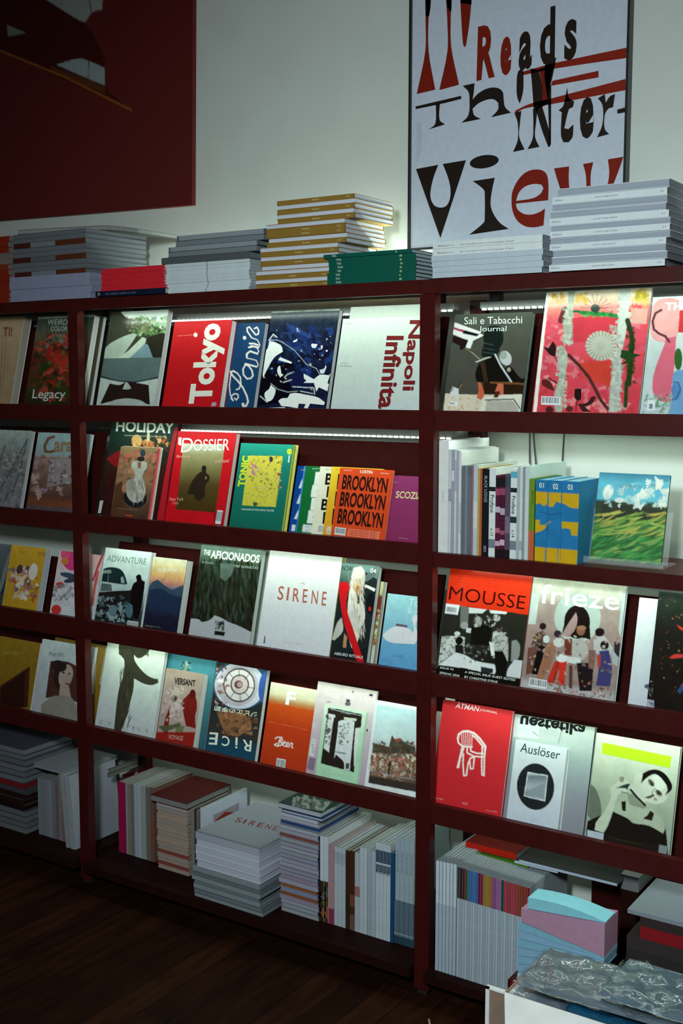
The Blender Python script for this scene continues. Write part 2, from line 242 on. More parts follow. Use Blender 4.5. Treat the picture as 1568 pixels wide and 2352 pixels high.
ART['brook'] = (D3, [('bg', 'e04a1e')] + [('t', 'BROOKLYN', '2c0e0a', a, b, c, .03) for a, b, c in (((862, 470), (1200, 500), (878, 358)), ((845, 597), (1182, 630), (862, 485)), ((828, 727), (1165, 765), (845, 612)))] +
    [('t', 'LOSTIN', 'f4e8dc', (1002, 348), (1095, 355), (1004, 325), .03), ('t', 'Issue No. 17', 'f4dccc', (882, 330), (945, 334), (883, 320), .01), ('t', 'New York', 'f4dccc', (1155, 352), (1220, 357), (1157, 343), .01),
    ('bar', (808, 808), (890, 818), (815, 752))] + [('t', 'music is the culture of a borough and a bridge', 'f4d8c8', (912 - 2 * i, 772 + 12 * i), (1155 - 3 * i, 798 + 12 * i), (912 - 2 * i, 763 + 12 * i), .004) for i in range(5)])
ART['scozia'] = (D3, [('g', [(0, '96386c'), (1, '8c2c58')]), ('t', 'SCOZIA', 'e8d898', (1268, 535), (1468, 548), (1275, 482), .02), ('t', 'VOL. 4', 'c890a8', (1250, 420), (1290, 424), (1252, 408), 0), ('t', 'Perimetro', 'd8a0b8', (1295, 838), (1360, 843), (1296, 830), 0)])
ART['advan'] = (D5, [('g', [(0, 'dfeee6'), (.3, 'cfe4dc'), (.5, 'b4ccc8'), (.75, '3c4444'), (1, '1c2426')]), ('p', '241c1c', [(170, 500), (430, 480), (430, 600), (470, 700), (380, 740), (130, 700)]),
    ('p', '1a2c30', [(205, 310), (250, 295), (330, 305), (370, 340), (400, 430), (390, 440), (280, 425), (190, 410)]), ('p', '8c9c94', [(200, 320), (265, 315), (270, 345), (200, 345)]), ('p', '8caaa8', [(345, 380), (365, 370), (380, 425), (350, 425)]),
    ('l', '9cb0ac', 3, [(245, 350), (240, 420)]), ('p', '586868', [(190, 425), (270, 435), (275, 490), (180, 490)]), ('p', 'b8ccc8', [(285, 430), (425, 440), (420, 485), (275, 490)]),
    ('p', '140e10', [(470, 370), (490, 352), (512, 360), (518, 400), (545, 415), (520, 600), (490, 720), (460, 720), (430, 600), (428, 500), (450, 430), (478, 410)]),
    ('s', ['1c2c30', '7c9498', '3c5054', '0c1214', '9ab0b4'], 130, 6, 20, (130, 540, 430, 760)), ('e', '647c84', 280, 650, 34, 46, 0), ('e', '54707a', 415, 650, 30, 60, 0), ('n', .15, 8),
    ('t', 'ADVANTURE', '6e8a86', (232, 245), (552, 275), (240, 195), -.004), ('bar', (398, 782), (487, 795), (402, 730))])
ART['sunset'] = (D5, [('g', [(0, 'e8e4c8'), (.1, 'e8d8a0'), (.22, 'e0b070'), (.33, 'c08070'), (.4, '64748c'), (.5, '3c5068'), (.6, '243450'), (.75, '1c1c34'), (1, '181426')]),
    ('p', '34485c', [(580, 460), (600, 420), (650, 395), (700, 440), (760, 480), (860, 440), (840, 640), (560, 600)]), ('p', '1e2c48', [(580, 480), (680, 470), (760, 520), (850, 540), (830, 680), (560, 620)]), ('n', .2, 12),
    ('t', 'alpine', 'f4f0d8', (650, 340), (810, 345), (655, 290), .0), ('l', '8c9080', 4, [(545, 772), (670, 790)])])
ART['afic'] = (D5, [('g', [(0, '86a494'), (.12, '50684f'), (.2, '344034'), (.5, '282c20'), (.7, '262418'), (1, '2c2a22')]), ('st', ['3c4c42', '1c2018', '34402f', '2c2c1c', '14140e', '222a1c'], 240, 60, 12, 1.57, .12, (920, 250, 1490, 740)),
    ('p', '5c6c60', [(1160, 260), (1280, 270), (1250, 360), (1200, 410), (1160, 380)]), ('n', .25, 8),
    ('p', 'b8bcc0', [(880, 715), (980, 720), (1010, 745), (1070, 730), (1115, 690), (1170, 710), (1230, 745), (1300, 770), (1420, 830), (1420, 960), (870, 900)]),
    ('p', '303430', [(1150, 740), (1190, 745), (1195, 790), (1145, 790)]), ('p', '1c1c20', [(1115, 815), (1200, 825), (1192, 858), (1110, 848)]), ('s', ['3c443c', '8c9490', '20241e'], 30, 5, 12, (1125, 735, 1200, 815)),
    ('t', 'AFICIONADOS', 'f4f8f0', (1080, 222), (1478, 262), (1090, 155), .03), ('t', 'THE', 'f0f4ec', (1022, 192), (1078, 200), (1030, 150), .03), ('t', 'SKI / MOUNTAIN', '9cb0a0', (1010, 262), (1105, 272), (1012, 245), .0),
    ('t', '1987 ALPINISTAS', 'b0c4b4', (1275, 295), (1470, 312), (1278, 275), .0)])
ART['sirene'] = (D6, [('g', [(0, 'f0f0ea'), (1, 'dcdfe4')])] + [('t', ch, 'b8604c', a, b, c, .004) for ch, a, b, c in (('S', (272, 525), (320, 530), (285, 412)), ('I', (347, 530), (362, 532), (360, 424)), ('R', (398, 540), (450, 545), (408, 430)),
    ('E', (478, 548), (515, 552), (487, 438)), ('N', (550, 558), (600, 564), (560, 448)), ('E', (635, 570), (670, 575), (645, 458)))] +
    [('l', 'd09880', 6, [(465, 395), (480, 388), (497, 398)]), ('l', '303a4c', 9, [(172, 828), (165, 880)]), ('t', 'numero 13 anno', 'c4c8cc', (330, 882), (480, 897), (332, 866), 0)])
ART['dog'] = (D6, [('g', [(0, '84a49c'), (.12, '5c7c74'), (.25, '24302c'), (1, '1c1c1e')]), ('p', '22282a', [(780, 560), (860, 400), (1000, 300), (1090, 360), (1060, 900), (700, 1000)]), ('p', 'e8ece0', [(995, 400), (1075, 435), (1070, 460), (990, 420)]),
    ('e', '14181c', 1040, 560, 40, 90, 0), ('e', 'c02420', 1030, 600, 12, 18, 0), ('p', '5c6c68', [(980, 340), (1090, 250), (1080, 330), (1000, 380)]),
    ('p', 'ece4d0', [(900, 265), (960, 250), (990, 300), (985, 400), (960, 520), (985, 640), (950, 760), (920, 900), (880, 920), (850, 780), (850, 560), (870, 420), (880, 330)]),
    ('e', 'd8b478', 935, 410, 45, 60, .2), ('e', 'b87c3c', 940, 450, 36, 40, 0), ('e', '6c4a30', 965, 440, 12, 30, 0), ('p', '1c1414', [(920, 480), (950, 480), (945, 560), (925, 560)]), ('p', 'd8d4c8', [(860, 560), (980, 560), (990, 680), (930, 800), (860, 760)]),
    ('p', 'c8c4b8', [(760, 720), (800, 670), (810, 780), (740, 860), (720, 850)]), ('p', 'c08c64', [(820, 800), (845, 830), (835, 920), (808, 915)]), ('st', ['f0ece0', 'd0c8b8', 'a4947c', 'e4dccc'], 110, 50, 5, 1.5, .25, (860, 330, 985, 830)), ('n', .1, 6),
    ('o', 'd81c22', [(778, 400), (800, 378), (845, 385), (865, 420), (850, 470), (840, 560), (850, 640), (885, 740), (930, 880), (990, 1055), (935, 1055), (880, 900), (820, 720), (790, 560)]),
    ('t', 'NOW', '0e1414', (802, 285), (885, 292), (808, 245), .0), ('t', '04', 'e4ece4', (1032, 305), (1080, 310), (1038, 268), .02), ('t', 'ABSURD RITUALS', 'e4e8e0', (738, 975), (972, 1010), (742, 952), .012)])
ART['sliver'] = (D6, [('g', [(0, 'd8d4a0'), (.14, 'c8c088'), (.17, '7c2c1c'), (.45, '8c3824'), (.5, 'c8b45c'), (.7, 'b0a458'), (.75, 'c8d0b8'), (1, 'ccd4c8')]), ('s', ['8c2c20', 'd8c870', '7c8c50', 'c86c50', 'e4e0c8'], 60, 6, 16, (1060, 600, 1140, 880))])
ART['swan'] = (D6, [('g', [(0, 'a4d8dc'), (.5, '88c4d8'), (.62, '6caed2'), (1, '5c9ccc')]), ('n', .1, 12), ('o', 'e4e4e6', [(1135, 815), (1190, 765), (1240, 745), (1300, 745), (1360, 770), (1385, 800), (1392, 760), (1385, 720), (1375, 690), (1385, 660), (1410, 650), (1440, 655), (1440, 690), (1410, 700), (1405, 740), (1420, 800), (1415, 860), (1395, 890), (1300, 885), (1220, 880), (1160, 855)]),
    ('o', '6c5468', [(1245, 720), (1335, 735), (1338, 755), (1300, 750), (1245, 740)]), ('t', 'Toi', 'd0eef0', (1345, 575), (1440, 590), (1355, 515), .0), ('t', 'ko', 'd0eef0', (1345, 640), (1430, 660), (1352, 590), .0), ('t', 'TRAVEL', '4c84ac', (1210, 990), (1305, 1002), (1214, 970), .01), ('n', .02, 9)])
ART['cypress'] = (E2, [('g', [(0, 'e0ecd8'), (.5, 'd0dcd4'), (1, 'c0c4c8')]),
    ('p', '3c3c2c', [(335, 60), (590, 90), (575, 130), (540, 165), (500, 185), (470, 175), (455, 150), (460, 200), (490, 250), (545, 310), (600, 345), (650, 355), (655, 385), (600, 405), (540, 395), (480, 365), (455, 350), (450, 440), (420, 560), (395, 660), (345, 790), (290, 780), (300, 680), (315, 540), (340, 400), (370, 320), (375, 200), (350, 165), (330, 120)]),
    ('s', ['44462f', '2c2c20', '3c3828'], 60, 6, 14, (340, 75, 570, 160)), ('st', ['4c4434', '302c20', '504838'], 60, 50, 5, 1.8, .3, (340, 250, 420, 720)), ('n', .1, 7)] +
    [('t', ch, '80888c', (x, y), (x + 24, y + 3), (x + 4, y - 30), 0) for ch, x, y in (('C', 170, 720), ('Y', 240, 735), ('P', 395, 762), ('R', 440, 770), ('U', 480, 778), ('S', 545, 790))])
ART['mustard'] = (E2, [('g', [(0, 'a88a3c'), (.5, '8c6c1c'), (1, '7c5c1c')]), ('p', 'b8b4a0', [(225, 85), (245, 85), (190, 400), (170, 400)]), ('p', 'd0d8d0', [(110, 95), (160, 95), (125, 480), (100, 480)])])
ART['teal'] = (E2, [('g', [(0, '4c98a4'), (1, '2c5c68')]), ('s', ['1c3c44', '9cd0c8', 'a8a060', '2c4c44'], 30, 5, 14, (840, 210, 930, 280)), ('n', .1, 8)])
ART['versant'] = (E2, [('g', [(0, 'b09c88'), (.5, 'b8a49c'), (.8, 'a89088'), (1, '8c2c1c')]), ('e', 'c8b8ac', 780, 460, 50, 40, 0), ('p', '7c1c14', [(935, 450), (965, 520), (970, 600), (955, 660), (960, 760), (880, 740), (860, 640), (850, 540), (890, 490)]), ('e', '5c1410', 935, 480, 25, 40, 0),
    ('p', '7c2018', [(740, 600), (760, 540), (740, 720), (730, 830), (690, 840), (705, 700)]), ('p', '70744c', [(800, 740), (870, 740), (850, 800), (790, 800)]), ('p', '5c5c3c', [(650, 740), (760, 730), (830, 710), (840, 740), (700, 790)]), ('p', '98221a', [(640, 790), (960, 790), (940, 925), (620, 900)]),
    ('e', '8c8478', 785, 515, 24, 30, .3), ('e', '4c3428', 795, 515, 10, 20, .3), ('e', 'c8b4b0', 790, 600, 40, 60, .5), ('s', ['c8b4a8', '94807a', 'd8c8bc'], 50, 6, 16, (690, 430, 860, 700)), ('n', .15, 8),
    ('t', 'VERSANT', '1c1814', (783, 395), (955, 418), (788, 342), .03), ('t', 'VOYAGE', 'd8b8a8', (735, 845), (855, 860), (740, 808), .0)])
ART['rice'] = (E2, [('g', [(0, '14242c'), (.5, '242c2c'), (.75, '343434'), (.8, '1c4458'), (1, '1c4c64')]), ('e', '24506c', 1330, 400, 235, 200, 0), ('e', 'c8ccd8', 1320, 410, 205, 190, 0), ('e', '34589c', 1520, 420, 45, 130, .1), ('e', 'b8b0b8', 1300, 410, 170, 165, 0),
    ('e', '3c2c34', 1315, 405, 130, 140, 0), ('e', 'd4d0cc', 1315, 405, 120, 128, 0), ('e', '3c2830', 1320, 400, 76, 82, 0), ('e', 'c4b4b0', 1320, 400, 66, 72, 0), ('e', '5c3438', 1310, 400, 34, 34, 0), ('e', 'a88c88', 1318, 400, 22, 22, 0)] +
    [('l', '4c343c', 5, [(1315 + 66 * c, 405 + 70 * s), (1315 + 124 * c, 405 + 134 * s)]) for c, s in ((1, .2), (.7, .8), (.1, 1), (-.6, .8), (-1, .1), (-.7, -.8), (0, -1), (.7, -.7))] +
    [('s', ['6c4034', 'c8b8b0', '503028', '945848'], 40, 6, 16, (1110, 250, 1220, 560)), ('p', 'e8e0d8', [(1140, 352), (1190, 358), (1185, 390), (1138, 382)]), ('p', '8c6040', [(1130, 620), (1250, 610), (1400, 680), (1420, 760), (1300, 830), (1200, 790)]),
    ('s', ['8c5c3c', 'a87850', '5c3824', '3c3420', '704830'], 60, 8, 20, (1140, 620, 1460, 830)), ('n', .12, 8),
    ('t', 'ジビエの季節', 'e0e8d8', (1468, 625), (1115, 570), (1460, 668), .01), ('t', 'R', 'e4ecd8', (1420, 860), (1345, 850), (1412, 950), .012), ('t', 'i', 'e4ecd8', (1305, 835), (1285, 832), (1302, 925), .012), ('t', 'C', 'e4ecd8', (1240, 828), (1178, 818), (1235, 910), .012), ('t', 'E', 'e4ecd8', (1145, 795), (1075, 790), (1135, 895), .012)])
ART['beer'] = (E3, [('g', [(0, 'ecead0'), (.13, 'e4dcb4'), (.2, 'c08c54'), (.25, 'cc5018'), (.5, 'c43c14'), (1, 'bc3818')]), ('n', .05, 12), ('t', 'F', 'f6f6ee', (338, 420), (415, 435), (355, 310), .035), ('l', 'd86c3c', 4, [(200, 560), (520, 630)]),
    ('l', 'f4ece4', 9, [(255, 700), (275, 688), (310, 690), (315, 710), (285, 722), (310, 730), (305, 755), (270, 762), (248, 750), (270, 740)]), ('l', 'f4ece4', 9, [(300, 690), (280, 755)]), ('l', 'f4ece4', 8, [(315, 748), (338, 735), (335, 722), (320, 730), (318, 755), (340, 765)]),
    ('l', 'f4ece4', 8, [(340, 765), (365, 745), (362, 730), (348, 738), (346, 762), (365, 770)]), ('l', 'f4ece4', 8, [(365, 770), (385, 735), (400, 742), (388, 770), (402, 775)]), ('bar', (260, 940), (335, 955), (270, 858))])
ART['seeall'] = (H6, [('g', [(0, 'e4d8d0'), (.4, 'd0c0c4'), (1, 'b8a4b4')]), ('n', .06, 10), ('e', '3c3450', 850, 318, 26, 18, 0), ('e', '6c6470', 620, 275, 10, 14, 0), ('e', '44444c', 555, 390, 28, 22, 0), ('e', '5c5c60', 552, 430, 38, 26, 0), ('e', '8c8c90', 305, 405, 34, 8, 0), ('e', '54405c', 800, 770, 12, 20, 0),
    ('t', 'See All This', 'efe8dc', (270, 330), (890, 425), (285, 235), .0), ('p', 'dcd8d4', [(88, 870), (150, 885), (110, 1110), (45, 1090)]), ('s', ['54707c', '8c9ca4'], 40, 3, 6, (85, 890, 130, 1060)), ('p', '8c7488', [(60, 1110), (140, 1130), (110, 1290), (20, 1260)])])
ART['arch'] = (H6, [('g', [(0, 'd0e8cc'), (.5, 'b4dcb8'), (1, 'b0dcb8')]), ('p', 'd8ead4', [(250, 425), (290, 435), (270, 560), (240, 550)]), ('p', '281e18', [(300, 480), (440, 500), (735, 565), (720, 730), (690, 740), (630, 1310), (205, 1195)]),
    ('p', 'd8dcd8', [(300, 555), (385, 570), (395, 590), (370, 620), (310, 1055), (240, 1000)]), ('p', 'd8dcda', [(430, 660), (470, 640), (590, 640), (640, 660), (575, 1290), (500, 1270), (500, 1180), (400, 1080), (375, 1130), (420, 780)]),
    ('p', 'dce0d8', [(650, 740), (700, 740), (645, 1200), (630, 1240), (630, 1000)]), ('l', 'b8c8c0', 8, [(330, 495), (440, 520), (600, 555), (720, 580)]), ('l', '98a8a4', 6, [(460, 540), (590, 560)]), ('p', 'd8dcc8', [(500, 600), (665, 620), (660, 650), (505, 630)]),
    ('s', ['201814', '3c3430'], 26, 8, 20, (270, 580, 330, 960)), ('s', ['4c5454', '2c2c30', '7c8484'], 34, 6, 18, (430, 680, 560, 960)), ('p', '888c94', [(385, 1035), (530, 1060), (525, 1080), (380, 1050)]), ('p', '3c4444', [(530, 1190), (575, 1200), (560, 1270), (520, 1260)]), ('n', .08, 7),
    ('t', 'Luigi Ghirri', 'a4ccac', (300, 1340), (540, 1380), (305, 1310), .0)])
ART['town'] = (H6, [('bg', 'e0e4e4'), ('pg', [(0, 'b4d8d8'), (.35, 'c8dcdc'), (.5, 'bcc8c4'), (.56, '6c5c4c'), (.75, '8c6c54'), (.85, '6c5444'), (.93, '443830'), (1, '3c342c')], [(930, 440), (1440, 520), (1440, 1565), (815, 1445)]),
    ('p', '54402f', [(875, 940), (1000, 960), (1080, 985), (1100, 900), (1120, 830), (1150, 880), (1230, 870), (1300, 940), (1420, 980), (1420, 1080), (870, 1060)]), ('p', '9c4c44', [(1150, 880), (1220, 870), (1270, 930), (1160, 910)]), ('p', 'a85c50', [(1320, 940), (1395, 910), (1400, 970)]),
    ('s', ['b0584c', 'd8c8a8', '5c3c30', '94a08c', '8c5c48', 'c8a884', 'b87868', '40342c', 'dcd0c0'], 260, 8, 22, (850, 1070, 1425, 1360)), ('s', ['3c4438', '2c3430', '58604c'], 60, 10, 22, (870, 920, 1420, 1070)),
    ('s', ['c0a890', '8c6450', '50382c', 'a49484', '705848'], 180, 5, 14, (830, 1250, 1425, 1430)), ('p', '2c2824', [(1085, 1160), (1110, 1165), (1085, 1340), (1060, 1335)]), ('l', '94a0a8', 7, [(840, 1295), (1420, 1410)]), ('p', '3a3028', [(825, 1350), (1420, 1460), (1420, 1560), (815, 1445)]), ('n', .1, 7)])
ART['sali'] = (H1, [('g', [(0, '4c5248'), (.5, '4e4c42'), (1, '4a463c')]), ('p', 'ece8e0', [(385, 605), (740, 735), (735, 760), (800, 790), (640, 860), (560, 850), (360, 770)]), ('p', '14181c', [(470, 700), (730, 770), (690, 800), (500, 760)]), ('p', 'a83c50', [(375, 670), (520, 720), (500, 745), (370, 700)]),
    ('p', '241614', [(360, 790), (570, 850), (540, 940), (480, 990), (450, 980), (460, 930), (350, 880)]), ('p', 'ecece8', [(575, 850), (650, 850), (600, 970), (535, 950)]), ('l', '1c2020', 14, [(640, 870), (800, 790)]), ('l', '8c7c5c', 12, [(540, 965), (620, 1020)]), ('l', 'c8ccb8', 7, [(620, 1020), (730, 1115)]), ('l', 'dce0d4', 14, [(680, 1155), (820, 1100), (930, 1075)]),
    ('p', '16201c', [(780, 800), (830, 690), (900, 650), (1010, 660), (1055, 750), (1055, 880), (1010, 960), (1000, 1010), (930, 1080), (760, 1080), (760, 1000), (790, 900)]), ('p', '14120e', [(800, 1130), (930, 1070), (1040, 1180), (1180, 1420), (1080, 1430), (880, 1430), (760, 1440), (690, 1430), (670, 1330), (720, 1180)]),
    ('p', '3c2c1c', [(740, 1160), (800, 1150), (850, 1430), (790, 1430)]), ('e', 'c4c8c4', 1090, 1100, 80, 105, -.4), ('e', '9ca49c', 1060, 1060, 50, 60, 0), ('p', '14120e', [(1080, 1240), (1130, 1195), (1190, 1250), (1300, 1380), (1360, 1380), (1350, 1440), (1180, 1440)]), ('e', 'b0a890', 1135, 1260, 26, 30, 0),
    ('l', 'c8d4d4', 24, [(945, 1050), (1020, 1200), (1170, 1430)]), ('p', '2c1c10', [(780, 1430), (1340, 1440), (1330, 1600), (780, 1600)]), ('p', '7c4c2c', [(870, 1425), (1340, 1445), (1340, 1470), (880, 1455)]),
    ('p', 'd8ccb4', [(255, 1590), (800, 1610), (1320, 1600), (1300, 1850), (225, 1840)]), ('p', 'e0dcc8', [(780, 1640), (1320, 1600), (1300, 1850), (730, 1850)]), ('p', 'b4aea0', [(830, 1690), (1190, 1690), (1270, 1810), (1260, 1850), (800, 1850)]), ('l', '2c3038', 15, [(810, 1680), (1200, 1670), (1290, 1800)]),
    ('p', 'd06444', [(705, 1440), (740, 1430), (790, 1560), (785, 1640), (745, 1680), (690, 1650), (715, 1560)]), ('p', 'd06c50', [(985, 1450), (1060, 1460), (1060, 1600), (990, 1620), (945, 1560)]), ('p', '4c2420', [(960, 1560), (1020, 1560), (980, 1650), (920, 1650)]),
    ('p', 'dcdcd8', [(320, 1590), (360, 1490), (440, 1530), (440, 1660), (320, 1660)]), ('l', '24303c', 9, [(340, 1560), (385, 1480)]), ('l', 'b89050', 6, [(440, 1530), (485, 1460)]), ('l', '1c1c1c', 7, [(430, 1510), (470, 1430)]), ('p', 'e8e8e4', [(305, 1695), (430, 1700), (420, 1765), (300, 1755)]), ('t', 'pulp', '606870', (318, 1742), (385, 1742), (320, 1712), .02),
    ('l', '5c6c64', 5, [(790, 890), (920, 920)]), ('l', '54645c', 5, [(780, 960), (930, 990)]), ('l', '5c6c64', 5, [(780, 1020), (930, 1040)]), ('s', ['d8a878', 'e8d8c0', 'b89468'], 30, 6, 18, (240, 1640, 720, 1830)), ('n', .08, 7),
    ('t', 'Sali e Tabacchi', 'dde8dc', (518, 635), (1320, 620), (520, 535), .0), ('t', 'Journal', 'dde8dc', (720, 755), (1100, 750), (725, 660), .0)])
ART['pink'] = (H2, [('g', [(0, 'f0e4c8'), (.07, 'f0d4b4'), (.13, 'e88878'), (.25, 'd85060'), (1, 'd23c48')]), ('n', .12, 22), ('s', ['e07880', 'd8586c', 'e08c88', 'c83c3c', 'd84844', 'e89c98'], 110, 18, 55, (150, 300, 1220, 1340)),
    ('p', 'd8a494', [(1040, 300), (1215, 300), (1200, 455), (1060, 450)]), ('p', 'cc3c48', [(450, 400), (640, 375), (915, 400), (900, 560), (640, 560), (600, 640), (440, 640)]), ('p', 'd04034', [(860, 820), (860, 1100), (600, 1000), (500, 850)]),
    ('s', ['d8b838', 'dcc840', 'b8a830', 'e0c868'], 26, 14, 34, (1080, 110, 1210, 240)), ('s', ['d8b838', 'd8a840', 'e8c47c'], 16, 14, 30, (505, 150, 610, 240)), ('s', ['d8a840', 'c8a030', 'e8c47c'], 14, 12, 28, (250, 160, 380, 240)), ('p', 'f0ece0', [(185, 100), (225, 100), (95, 1345), (60, 1345)]),
    ('l', '2c7c3c', 42, [(545, 340), (680, 355), (800, 360), (915, 380)]), ('s', ['3c9c4c', '246030', '48a854'], 40, 6, 14, (545, 325, 915, 385)), ('l', '24603c', 26, [(470, 330), (520, 330)])] +
    [('l', '5c3c2c', 5, [(690, 300), (690 + 170 * c, 300 - 150 * s)]) for c, s in ((-.9, .1), (-.5, .7), (-.2, .95), (.1, .95), (.4, .8), (.7, .6), (.9, .35), (1, .1), (.6, 0.0), (-.7, .3))] +
    [('e', '2a3c34', 685, 300, 46, 42, 0), ('l', '6c2c30', 60, [(380, 310), (340, 420)])] +
    [('p', 'b0b8a4', [(420, 90), (490, 90), (450, 420), (440, 600), (430, 680), (395, 650), (370, 600), (400, 400)]), ('p', 'a8b0a0', [(330, 670), (370, 680), (410, 800), (385, 960), (350, 1180), (350, 1340), (285, 1340), (270, 1180), (330, 960), (310, 800)]),
    ('p', 'c8d0c4', [(940, 60), (1045, 50), (1020, 340), (990, 560), (960, 700), (930, 700), (905, 640), (910, 500), (930, 300)]), ('p', 'b0b4a8', [(860, 700), (960, 690), (945, 960), (930, 1150), (910, 1345), (820, 1345), (835, 1100), (860, 900)]),
    ('s', ['c0c8b4', 'a0a898', 'b8bcaa', '98a090'], 110, 10, 20, (365, 300, 450, 670)), ('s', ['b4bca8', '98a090', 'c0c4b4'], 110, 10, 20, (300, 690, 395, 1330)), ('s', ['b8c0b0', '9ca498', 'c8ccbc'], 150, 12, 22, (840, 480, 960, 1330)), ('s', ['d4dcd0', 'c0c8b8'], 60, 12, 22, (920, 100, 1030, 480))] +
    [('e', 'aeb2a0', 745, 675, 155, 148, 0)] + [('l', 'c4c8b4', 6, [(745 + 50 * c, 675 + 46 * s), (745 + 160 * c, 675 + 152 * s)]) for c, s in [(math.cos(i * .26), math.sin(i * .26)) for i in range(24)]] + [('l', '9c5c60', 4, [(745 + 105 * c, 675 + 100 * s), (745 + 160 * c, 675 + 152 * s)]) for c, s in [(math.cos(i * .26 + .13), math.sin(i * .26 + .13)) for i in range(24)]] +
    [('l', '2c3c24', 50, [(1010, 420), (1050, 560), (1060, 700)]), ('l', '243c1c', 56, [(1050, 660), (1040, 850), (1020, 1060)]), ('l', '26401e', 38, [(1000, 1040), (990, 1280)]), ('o', '26421c', [(950, 715), (1020, 730), (1060, 750), (1150, 768), (1070, 800), (1040, 850), (940, 860), (1000, 820), (935, 790), (945, 760)]), ('s', ['26421c', '1c3414'], 60, 8, 18, (1000, 480, 1080, 1050)),
    ('l', '4c2c28', 32, [(420, 770), (520, 870), (620, 990), (690, 1120), (740, 1220), (810, 1310)]), ('o', '2a1a18', [(165, 685), (215, 700), (260, 630), (290, 680), (285, 780), (245, 775), (200, 730)]), ('l', '3c2420', 8, [(270, 780), (305, 835)]), ('o', '5c2420', [(150, 1020), (200, 1010), (250, 1060), (275, 1130), (220, 1110), (150, 1070)]), ('l', '4c2020', 16, [(215, 1000), (300, 1050)]),
    ('o', '241814', [(480, 1110), (545, 1105), (545, 1210), (515, 1230), (480, 1200)]), ('l', '241814', 9, [(500, 1220), (490, 1330)]), ('o', '3c2220', [(510, 1260), (600, 1250), (650, 1185), (695, 1190), (650, 1260), (580, 1290), (640, 1340), (560, 1340)]), ('e', '5c2828', 425, 1310, 36, 28, 0), ('e', '4c2424', 225, 1320, 40, 36, 0), ('n', .1, 7), ('bar', (140, 1268), (335, 1275), (145, 1182))])
ART['tbird'] = (H2, [('g', [(0, 'dceadc'), (.2, 'd0d8d0'), (1, 'b8c4c4')]), ('p', 'e8a4a0', [(1290, 240), (1350, 205), (1450, 195), (1530, 215), (1530, 420), (1500, 600), (1440, 640), (1330, 635), (1260, 600), (1235, 500), (1245, 330)]),
    ('p', 'd86478', [(1400, 600), (1500, 580), (1480, 900), (1455, 1060), (1440, 1245), (1370, 1240), (1300, 1200), (1260, 1120), (1270, 980), (1330, 780)]), ('p', 'cc3030', [(1535, 315), (1700, 300), (1700, 560), (1520, 540)]), ('p', 'c4d0cc', [(1235, 610), (1300, 640), (1390, 640), (1350, 740), (1290, 900), (1255, 1050), (1265, 1150), (1180, 1190), (1190, 1000)]),
    ('l', '5c2430', 24, [(1350, 315), (1290, 350), (1262, 430), (1275, 510), (1330, 555), (1390, 580), (1430, 635)]), ('e', '2c5c24', 1520, 810, 40, 110, 0), ('p', '6c9cc4', [(1470, 960), (1520, 920), (1700, 920), (1700, 1400), (1400, 1400), (1450, 1240)]), ('e', '5484b4', 1500, 1130, 50, 90, 0), ('l', '24304c', 8, [(1470, 1040), (1520, 1040), (1545, 1110), (1500, 1210), (1450, 1220)]),
    ('l', '24243c', 12, [(1405, 1170), (1450, 1185)]), ('s', ['3c7c54', '80a898', '4c8c64'], 50, 8, 20, (1170, 1170, 1450, 1345)), ('p', 'dce4e0', [(1215, 1220), (1290, 1220), (1285, 1330), (1200, 1330)]), ('p', '707c94', [(1230, 1260), (1265, 1260), (1260, 1310), (1225, 1310)]), ('n', .07, 9), ('t', 'TH', 'f8f4ec', (1385, 318), (1560, 318), (1390, 240), .03)])
